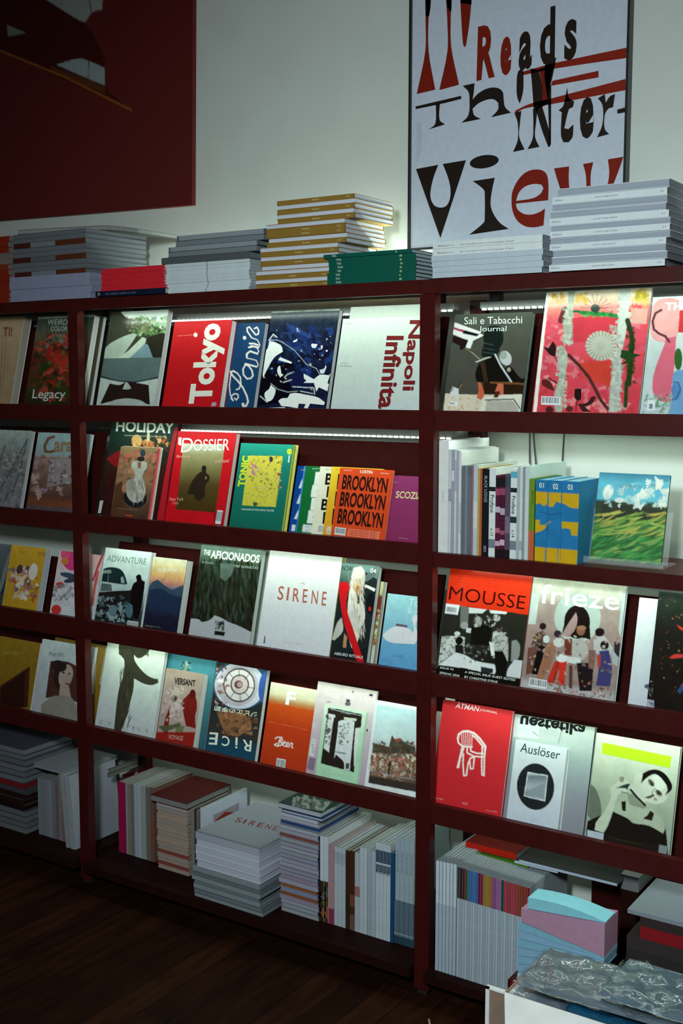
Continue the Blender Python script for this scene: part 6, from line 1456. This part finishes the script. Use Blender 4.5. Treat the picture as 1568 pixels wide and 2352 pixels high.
# pile of white magazines, same as the one shown above with six red capitals
Z = ZF
lows = [(.0155, '8c9498'), (.0125, '707c80'), (.0125, '90989c'), (.0125, '7c888c'), (.0125, '8c969c'), (.0125, '788488'), (.0135, '8c9498')]
n = len(lows)
for i in range(n - 1, -1, -1):
    t, c = lows[i]
    flat('magazine', 'grey magazine, ' + rank(i, n) + ' below the thick white ones of the bottom row', 'magazine', -.722 + jit(.004), -.484 + jit(.006) + (.012 if i > 4 else 0), -.012 + jit(.003), Z, .27, t - .0003, '6c7478', c, c, 'grey magazines in the bottom row', 'pages' if i % 2 else 'spine')
    Z += t
n = 5
for i in range(n - 1, -1, -1):
    t = .0205
    if i == 0:
        xr_, xl_, y_ = -.484, -.712, -.012
        Mtop = frame((1, 0, 0), (0, 0, -1), (0, 1, 0), (xl_, y_, Z + t))
        f2 = Face(Mtop, xr_ - xl_, .28, .002)
        f2.draw(((0, 0, 1), [('bg', '8c9098')] + [('t', ch, '7c2c28', a, b2, c2, .0) for ch, a, b2, c2 in (('S', (537, 1887), (551, 1890), (546, 1877)), ('I', (556, 1891), (560, 1892), (564, 1882)), ('R', (568, 1895), (582, 1897), (578, 1885)),
            ('E', (588, 1899), (600, 1901), (597, 1889)), ('N', (606, 1903), (618, 1905), (615, 1893)), ('E', (624, 1907), (634, 1909), (632, 1897)))]))
        me = book_meshes(xr_ - xl_, .28, t - .0003, 'a4a8b0', 'b4b8c4', 'a4a8b0', face=f2)
        book('magazine', 'white magazine with red capitals, topmost of the thick white pile', 'magazine', Mtop, me, 'thick white magazines in the bottom row')
    else:
        flat('magazine', 'thick white magazine, ' + rank(i, n) + ' of the thick white pile', 'magazine', -.712 + jit(.003), -.484 + jit(.004), -.012 + jit(.002), Z, .28, t - .0003, 'c8ccd8', 'ccd0dc', 'ccd0dc', 'thick white magazines in the bottom row', 'pages')
    Z += t
# mixed pile with a dark green cover on top
n = 24
colS = ['c0c4cc', 'b8bcc4', '2c4c84', 'b8bcc4', 'a8a4b4', '8c5048', 'a4a8b0', 'a4a4b4', 'a8a8b4', 'a0a4ac', '9c9cb0', 'a8a8b8', 'a4a4b0', 'a09cac', 'a4a0b0', 'a890a4', 'a8a4b8', '9c5c34', '9494b8', '9c5430', 'a090a8', 'a8acb4', 'a4a8b0', 'a8acb0']
th = .0119
zz = ZF + n * th
for i in range(n):
    zz -= th
    c = colS[i]
    flat('magazine', {'2': 'blue', '8': 'rust', '9': 'coloured'}.get(c[0], 'pale grey') + ' magazine, ' + rank(i, n) + ' of the mixed pile', 'magazine', -.462 + jit(.004), -.335 + jit(.003), .055 + jit(.003), zz, .2, th - .0003, '8c8c94', c, c, 'mixed pile in the bottom row', 'pages' if i % 4 else 'spine')
zz = ZF + n * th
flat('magazine', 'dark blue magazine between the green cover and the mixed pile', 'magazine', -.452, -.318, .05, zz, .205, .009, '1c3c74', 'b8c0cc', '1c3c74', None, 'pages')
zz += .0093
t = .015
Mtop = frame((1, 0, 0), (0, 0, -1), (0, 1, 0), (-.465, .052, zz + t))
f2 = Face(Mtop, .142, .19, .002)
f2.draw((E6, [('bg', '12302c'), ('p', '8c9088', [(380, 330), (450, 250), (720, 290), (650, 365)]), ('s', ['1c3430', '9ca49c', '40544c'], 40, 10, 22, (400, 240, 720, 350)), ('n', .1, 9)])) if 'E6' in globals() else f2.draw(((560, 1760, 3.564), [('bg', '12302c'), ('p', '8c9088', [(380, 330), (450, 250), (720, 290), (650, 365)]), ('s', ['1c3430', '9ca49c', '40544c'], 40, 10, 22, (400, 240, 720, 350)), ('n', .1, 9)]))
me = book_meshes(.142, .19, t, '12302c', 'c0c4cc', 'b8bcc0', face=f2)
book('magazine', 'dark green magazine with pale lettering on top of the mixed pile', 'magazine', Mtop, me)
# thin uprights
row_up([(722, 727.5, 1921, 'd0d4d8', ('ccd0d4', ((.0, .48, '2c2014'), (.1, .22, 'a06438'), (.3, .36, '60602c')), ()), 'white and orange magazine'), (728, 734.5, 1922, '14202c', ('122030', ((.0, .4, '14140f'),), ()), 'black magazine'),
        (735, 743.5, 1921, 'd0d8dc', ('d0d8dc', ((.0, .48, '3c2c18'), (.06, .16, 'b87040'), (.26, .34, '9c9ca0'), (.2, .25, '50602c')), ()), 'white magazine with a dark foot'),
        (744, 753.5, 1922, 'd4dce0', ('ccd4dc', ((.0, .48, '4c3420'), (.05, .2, 'b8603c'), (.3, .42, '8c8c8c'), (.22, .27, '5c6c34')), ()), 'white magazine with a patterned foot'),
        (754.5, 767, 1941, 'b88c8c', ('b48c90', ((.0, .2, '8c3850'),), ()), 'dusty pink magazine')],
       .06, 2010, 'right of the mixed pile', 'thin uprights in the bottom row', .22)
row_up([(768, 776.5, 1946, 'c4ccd4', ('bcc4cc', ((.8, .95, 'a8b0b8'),), ()), 'white journal'), (777, 785, 1949, 'c4ccd4', ('bcc4cc', ((.8, .95, 'a8b0b8'),), ()), 'white journal'), (785.5, 793, 1952, 'c4ccd4', ('bcc4cc', ((.8, .95, 'a8b0b8'),), ()), 'white journal'),
        (793.5, 803, 1954, '3c2818', ('40281a', ((.2, .4, '2c2c18'),), ()), 'dark brown book'), (803.5, 814, 1955, '3c2418', ('4c2c1c', ((.3, .45, '7c4834'), (.0, .2, '6c5848')), ()), 'red-patched brown book'),
        (814.5, 826, 1960, 'b8c0c8', ('b4bcc4', ((.45, .58, '9c7468'),), ()), 'grey white book'), (826.5, 834, 1948, 'c0ccd0', ('c4ccd4', (), ()), 'white book'), (834.5, 843, 1949, 'c0ccd0', ('c4ccd0', (), ()), 'white book'),
        (844.5, 852, 1954, 'a8b0c0', ('a8b4c0', (), ()), 'grey blue book'), (852.5, 862, 1956, 'b0b8c4', ('b4bcc4', (), ()), 'grey white book')] +
       [(862.8 + 8.4 * i, 870.8 + 8.4 * i, 1936 + 2 * i, 'c8d0d4', ('c4d0d4', ((.68, .71, 'a4b0b8'), (.8, .93, '48586c'), (.7, .78, '5c6c7c')), ()), 'white yearbook with dark labels') for i in range(4)] +
       [(896.5, 904, 1960, '1c4c74', ('1c4c74', (), ()), 'deep blue book')],
       .062, 2045, 'beside the middle post', 'uprights beside the middle post', .21)
low = [(905 + 11.3 * i, 915.8 + 11.3 * i, 2072 + 2 * i, '48606c', ('607480', ((.0, .18, '2c4854'), (.22, .26, '8ca0a0')), ()), 'blue grey book') for i in range(4)]
n = 4
zlow = px_z(928, 2074, .066) - ZF
for i, (a, b, ty, cov, sp, what) in enumerate(low):
    upright('book', what + ', ' + rank_lr(i, n) + ' of the lower tier by the middle post', 'book', px_x(a, 2110, .066), px_x(b, 2110, .066) - .0003, .066, ZF, .2, zlow, cov, '8c9498', sp, 'lower tier by the middle post')
for i in range(4):
    a, b = 908 + 10.6 * i, 918.2 + 10.6 * i
    upright('book', 'pale book standing on the blue grey ones, ' + rank_lr(i, 4) + ' beside the post', 'book', px_x(a, 1995, .07), px_x(b, 1995, .07) - .0003, .07, ZF + zlow + .0004, .2, px_z(930, 1927, .07) - ZF - zlow, 'a8b8bc', '8c9498', ('a4b4bc', (), (('ATLAS OF PLACES', '74848c', .45, .8, .3, .7),)), 'upper tier by the middle post')

# ---------------------------------------------------------------- bottom row, far left bay
n = 15
zz = ZF
colL = ['7c8088', '74787c', '6c7074', '7c7c84', '70747c', '748080', '7c2024', '4c4c50', '2c1614', '2c1614', '241412', '707478', '787478', '6c7470', '7c7c7c']
t_ = .0188
for i in range(n - 1, -1, -1):
    flat('magazine', {'7c2024': 'red-striped', '2c1614': 'dark maroon', '241412': 'dark maroon'}.get(colL[i], 'dull grey') + ' magazine, ' + rank(i, n) + ' of the far left bottom pile', 'magazine', -1.78 + jit(.004), -1.478 + jit(.005), .035 + jit(.003), zz, .21, t_ - .0003, '50505c', colL[i], colL[i], 'pile in the far left bottom corner', 'spine' if i in (6, 8, 9, 10) else 'pages')
    zz += t_
row_up([(88 + 8 * i, 95.5 + 8 * i, 1788 + 1.5 * i, '84888c', (['84888c', '7c8488', '888890', '8c9098', '7c7c84'][i], (), ()), 'grey magazine') for i in range(5)] +
       [(128, 134, 1795, '706068', ('746470', (), ()), 'mauve grey magazine'), (134.5, 141, 1780, '8c8480', ('88807c', (), ()), 'taupe magazine'), (141.5, 147, 1784, '80747c', ('846c74', (), ()), 'rose grey magazine')],
       .06, 1860, 'in the dim far left bottom row', 'uprights in the far left bottom row', .2)
flat('magazine', 'pale grey magazine lying across the grey uprights of the far left bottom row', 'magazine', -1.455, -1.285, .055, px_z(141, 1778, .06) + .002, .21, .013, '8c9094', '90949c', '8c9094', None, 'pages')
row_up([(150, 158, 1780, '9c9ca0', ('9c9c9c', (), ()), 'pale grey book'), (161, 172, 1785, 'a0a4ac', ('9ca4ac', (), ()), 'pale blue grey book')], .03, 1870, 'leaning beside the left post', 'leaning books by the left post', .2, lean=math.radians(-5))

# ---------------------------------------------------------------- bottom row, right bay
spec = []
for i in range(6):
    spec.append((1000 + 8.0 * i, 1006.8 + 8.0 * i, 1977 + 1.6 * i, 'b4c4cc', (['d0dce4', 'c8d4dc', 'd0dce0'][i % 3], ((.0, .62, 'b4c0cc'),), ()), 'tall white journal'))
hues = ['3c3c3c', '2c2420', '5c1c24', '50501c', '3c6ca4', '3c6cac', '4474ac', '3c68a4', '6c1c48', '8c1c3c', '9c7c2c', 'a0842c', '9c7c2c', 'b8505c', '80508c', 'a06498', 'a0649c', '1c4c38', 'b03c4c', 'a8343c', 'a83440', 'b03c48', 'a8383c', '9c3c2c', '8c3c24', '84361c', 'a02c20', '8c1818']
nmh = {'3c3c': 'charcoal', '2c24': 'dark brown', '5c1c': 'maroon', '5050': 'olive', '3c6c': 'blue', '4474': 'blue', '3c68': 'blue', '6c1c': 'plum', '8c1c': 'crimson', '9c7c': 'ochre', 'a084': 'ochre', 'b850': 'pink', '8050': 'violet', 'a064': 'lilac', '1c4c': 'green', 'b03c': 'rose red', 'a834': 'rose red', 'a838': 'rose red', '9c3c': 'rust', '8c3c': 'brown', '8436': 'brown', 'a02c': 'red', '8c18': 'deep red'}
x = 1049.0
for i, hcol in enumerate(hues):
    w = 5.95
    spec.append((x, x + w - .5, 1991 + 1.78 * i, 'b8c4cc', (['b8c4cc', 'a8b4bc', 'b0bcc4'][i % 3], ((.72, 1.0, hcol),), ()), 'pale journal with a ' + nmh[hcol[:4]] + ' head'))
    x += w
row_up(spec, .0, 2115, 'at right bottom', 'journals in the right bottom row', .23)
zt_ = ZF + .268
flat('book', 'green book lying on the coloured journals of the right bottom row', 'book', .098, .262, .10, zt_ + .003, .12, .012, '2c5c14', '8c9488', '487c14')
flat('book', 'red book lying on the green one in the right bottom row', 'book', .082, .222, .115, zt_ + .0155, .13, .016, '6c140c', '8c8880', 'c0200f')
for i in range(2):
    flat('magazine', ('upper' if i == 0 else 'lower') + ' white magazine lying behind the red book on the right', 'magazine', (.24, .226)[i], (.49, .34)[i], .095 + .004 * i, zt_ + (.022, .0155)[i] - .0003, .16, .0064, '2c2c2c', 'b8c4d0', 'b8c4d4', 'white magazines behind the red book', 'spine')
# things further right in the dark
xb0, xb1 = px_x(1424, 2030, .14), px_x(1466, 2030, .14)
r = empty('storage_box', (xb0, .14, ZF))
tag(r, 'dark storage box with a pale grey lid behind the cyan leaflets', 'box')
hb = px_z(1445, 2046, .14) - ZF
hl = px_z(1445, 2012, .14) - ZF
boxobj('body', (.002, .002, 0), (xb1 - xb0 - .002, .12, hb), M_BASE, r, .002)
boxobj('lid', (0, 0, hb + .0003), (xb1 - xb0, .122, hl), noise_on(mat('grey_board', (.16, .17, .17), .8), 20, .9, 1.05), r, .002)
xp = px_x(1440, 2110, .035)
ztop_ = px_z(1440, 2087, .035)
DARK = [('8c949c', 'silver', .010), ('3a302e', 'black brown shadow-gap', .022), ('8c1c24', 'dark red', .030), ('3c3634', 'charcoal', .032), ('34302f', 'dark grey', .032)]  # black brown slab stands in for the shade in a gap
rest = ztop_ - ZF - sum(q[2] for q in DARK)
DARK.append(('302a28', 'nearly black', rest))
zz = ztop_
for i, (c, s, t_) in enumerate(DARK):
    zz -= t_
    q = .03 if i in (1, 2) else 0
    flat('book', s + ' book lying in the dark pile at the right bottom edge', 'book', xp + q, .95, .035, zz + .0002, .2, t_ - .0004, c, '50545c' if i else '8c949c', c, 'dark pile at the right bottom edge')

# ---------------------------------------------------------------- foreground: crate, leaflets and film-wrapped magazines
crate = empty('crate', (.44, -.13, FLOOR_Z))
tag(crate, 'dark crate on the floor under the cyan leaflets', 'crate')
b = MB()
cw, cd, ch = .26, .095, .185
b.box((0, 0, 0), (cw, cd, .01))
b.box((0, 0, .01), (cw, .008, ch))
b.box((0, cd - .008, .01), (cw, cd, ch))
b.box((0, .008, .01), (.008, cd - .008, ch))
b.box((cw - .008, .008, .01), (cw, cd - .008, ch))
b.box((0, 0, ch), (cw, cd, ch + .006))
link('body', b.mesh('body', M_SHELF), crate)
crate.location = (.325, -.14, FLOOR_Z)
zc = FLOOR_Z + .1912


def wedge(name, label, x0, x1, y0, y1, zl0, zl1, zr0, zr1, col, group, sag=0.0):
    """a stapled leaflet: thick at the fold on the left, thin at the open edge on the right"""
    r = empty(name, (x0, y0, zl0))
    tag(r, label, 'leaflet', group)
    N = 10

    def strip(mb, ins, c):
        prev = None
        for i in range(N + 1):
            s = i / N
            x = (x0 + ins) * (1 - s) + (x1 - ins) * s - x0
            bend = sag * math.sin(s * math.pi * .5) ** 2 * 0 + sag * s * s
            lo = zl0 + (zr0 - zl0) * s - zl0 + ins * .4
            hi = zl1 + (zr1 - zl1) * s + (zl1 - zl0) * .0 - zl0 + sag * math.sin(s * math.pi) - ins * .4
            lo2 = lo + (sag * math.sin(s * math.pi) if sag else 0) * 0
            cur = (x, lo2, hi)
            if prev:
                a, bq = prev, cur
                ya, yb = ins, y1 - y0 - ins
                mb.poly([(a[0], ya, a[1]), (bq[0], ya, bq[1]), (bq[0], ya, bq[2]), (a[0], ya, a[2])], c)
                mb.poly([(a[0], yb, a[1]), (a[0], yb, a[2]), (bq[0], yb, bq[2]), (bq[0], yb, bq[1])], c)
                mb.poly([(a[0], ya, a[2]), (bq[0], ya, bq[2]), (bq[0], yb, bq[2]), (a[0], yb, a[2])], c)
                mb.poly([(a[0], ya, a[1]), (a[0], yb, a[1]), (bq[0], yb, bq[1]), (bq[0], ya, bq[1])], c)
            else:
                mb.poly([(x, ins, lo2), (x, ins, hi), (x, y1 - y0 - ins, hi), (x, y1 - y0 - ins, lo2)], c)
            prev = cur
        x, lo2, hi = prev
        mb.poly([(x, ins, lo2), (x, y1 - y0 - ins, lo2), (x, y1 - y0 - ins, hi), (x, ins, hi)], c)
    mb = MB()
    strip(mb, 0, tuple(lin(col)))
    link('cover', mb.mesh('cover', M_PRINT), r)
    return r


n = 7
zl = zc
zr = .246
XA, XB, YA, YB = .346, .548, -.135, -.055
for i in range(n):
    k = n - 1 - i
    tl, tr = .0204, .0042
    wedge('leaflet', ('pale cyan' if i % 2 == 0 else 'mauve-edged cyan') + ' leaflet, ' + rank(n - 1 - i, n) + ' of the fanned pile', XA + jit(.0015), XB + jit(.001), YA + jit(.002), YB, zl, zl + tl * .92, zr, zr + tr * .82, '84b8cc' if i % 2 == 0 else '8cb4d0', 'cyan leaflets at the right bottom')
    zl += tl
    zr += tr
wedge('leaflet', 'pink leaflet near the top of the fanned cyan pile', XA + .006, XB, YA, YB, zl, zl + .030, zr, zr + .074, 'b88ca4', None)
wedge('leaflet', 'bright cyan leaflet topmost of the fanned pile', XA + .020, XB, YA + .004, YB - .02, zl + .0325, zl + .058, zr + .0755, zr + .0775, '8cd0dc', None, .008)

# cardboard box with a white flap, at the right bottom corner of the view
bx = empty('cardboard_box', (.452, -.50, FLOOR_Z))
tag(bx, 'brown cardboard box with white edge and flap at the bottom right corner', 'box')
hx = .345 - FLOOR_Z
b = MB()
b.box((0, 0, 0), (.62, .006, hx - .004))
b.box((0, .22, 0), (.62, .226, hx - .055))
b.box((0, .006, 0), (.006, .22, hx - .045))
b.box((.614, .006, 0), (.62, .22, hx - .004))
b.box((.006, .006, 0), (.614, .22, .006))
link('body', b.mesh('body', M_CARD), bx)
b = MB()
b.box((-.004, -.004, 0), (.004, .0, hx))
b.box((-.004, -.004, hx - .004), (.035, .006, hx))
link('white_edge', b.mesh('white_edge', M_CARDW), bx)
b = MB()
fl = [(.035, -.002, hx), (.62, -.002, hx), (.62, -.17, hx - .055), (.12, -.17, hx - .055)]
b.poly(fl, (1, 1, 1))
b.poly([(p[0], p[1], p[2] - .004) for p in fl][::-1], (1, 1, 1))
for i in range(4):
    p, q = fl[i], fl[(i + 1) % 4]
    b.poly([p, (p[0], p[1], p[2] - .004), (q[0], q[1], q[2] - .004), q], (1, 1, 1))
link('flap', b.mesh('flap', M_CARDW), bx)
# film-wrapped magazines heaped in the box
packs = [(.478, -.474, .575, .165, .304, 'a8b0bc', 1.0), (.60, -.468, .44, .160, .3262, '1c6488', -1.0), (.500, -.470, .50, .158, .3484, '8c949c', 1.2), (.66, -.462, .38, .155, .3706, '7c8c98', -1.5)]
z = FLOOR_Z + .0065
sup = 0
rr = np.random.RandomState(5)
for i, (x, y, w, d, zt2, col, rot) in enumerate(packs):
    r = empty('wrapped_magazine', (x, y, zt2))
    r.rotation_euler = (0, 0, math.radians(rot))
    w = min(w, 1.06 - x)
    tag(r, ['long pale', 'teal', 'grey', 'slate', 'silver'][i] + ' magazine in shiny clear film heaped in the cardboard box', 'magazine', 'film-wrapped magazines')
    mb = MB()
    mb.box((0, 0, 0), (w, d, .009), tuple(lin(col)))
    link('cover', mb.mesh('cover', M_PRINT), r)
    nx, ny = 60, 26
    U, V = np.meshgrid(np.linspace(-.012, w + .012, nx), np.linspace(-.012, d + .008, ny))
    ph = rr.uniform(0, 6, 4)
    Zg = .0135 + .0022 * np.sin(U * 70 + V * 60 + ph[0]) + .002 * np.sin(U * 31 - V * 95 + ph[1]) + .0016 * np.sin(U * 140 + V * 20 + ph[2]) + .0012 * rr.randn(ny, nx)
    edge = np.minimum(np.minimum(U + .012, w + .012 - U), np.minimum(V + .012, d + .008 - V))
    Zg = np.where(edge < .01, Zg * .35, np.clip(Zg, .0095, .0205))
    mb = MB()
    mb.grid(np.stack([U, V, Zg], -1)[::-1], np.ones((ny, nx, 3)))
    wr = link('film_wrap', mb.mesh('film_wrap', M_FILM), r)
    for p in wr.data.polygons:
        p.use_smooth = True
# something for the heap to lie on: more boxes of paper inside the box
tag(boxobj('paper_pack', (.462, -.492, FLOOR_Z + .0065), (1.06, -.284, .303), M_CARDW), 'white pack filling the cardboard box under the film-wrapped magazines', 'pack')
# cord on the floor
tag(tube('floor_cord', [(.10, -.10, FLOOR_Z + .003), (.14, -.16, FLOOR_Z + .003), (.20, -.19, FLOOR_Z + .003), (.28, -.18, FLOOR_Z + .003), (.36, -.22, FLOOR_Z + .003)], .003, M_CORD2), 'thin pale cord curling on the floor at the foot of the middle post', 'cord')
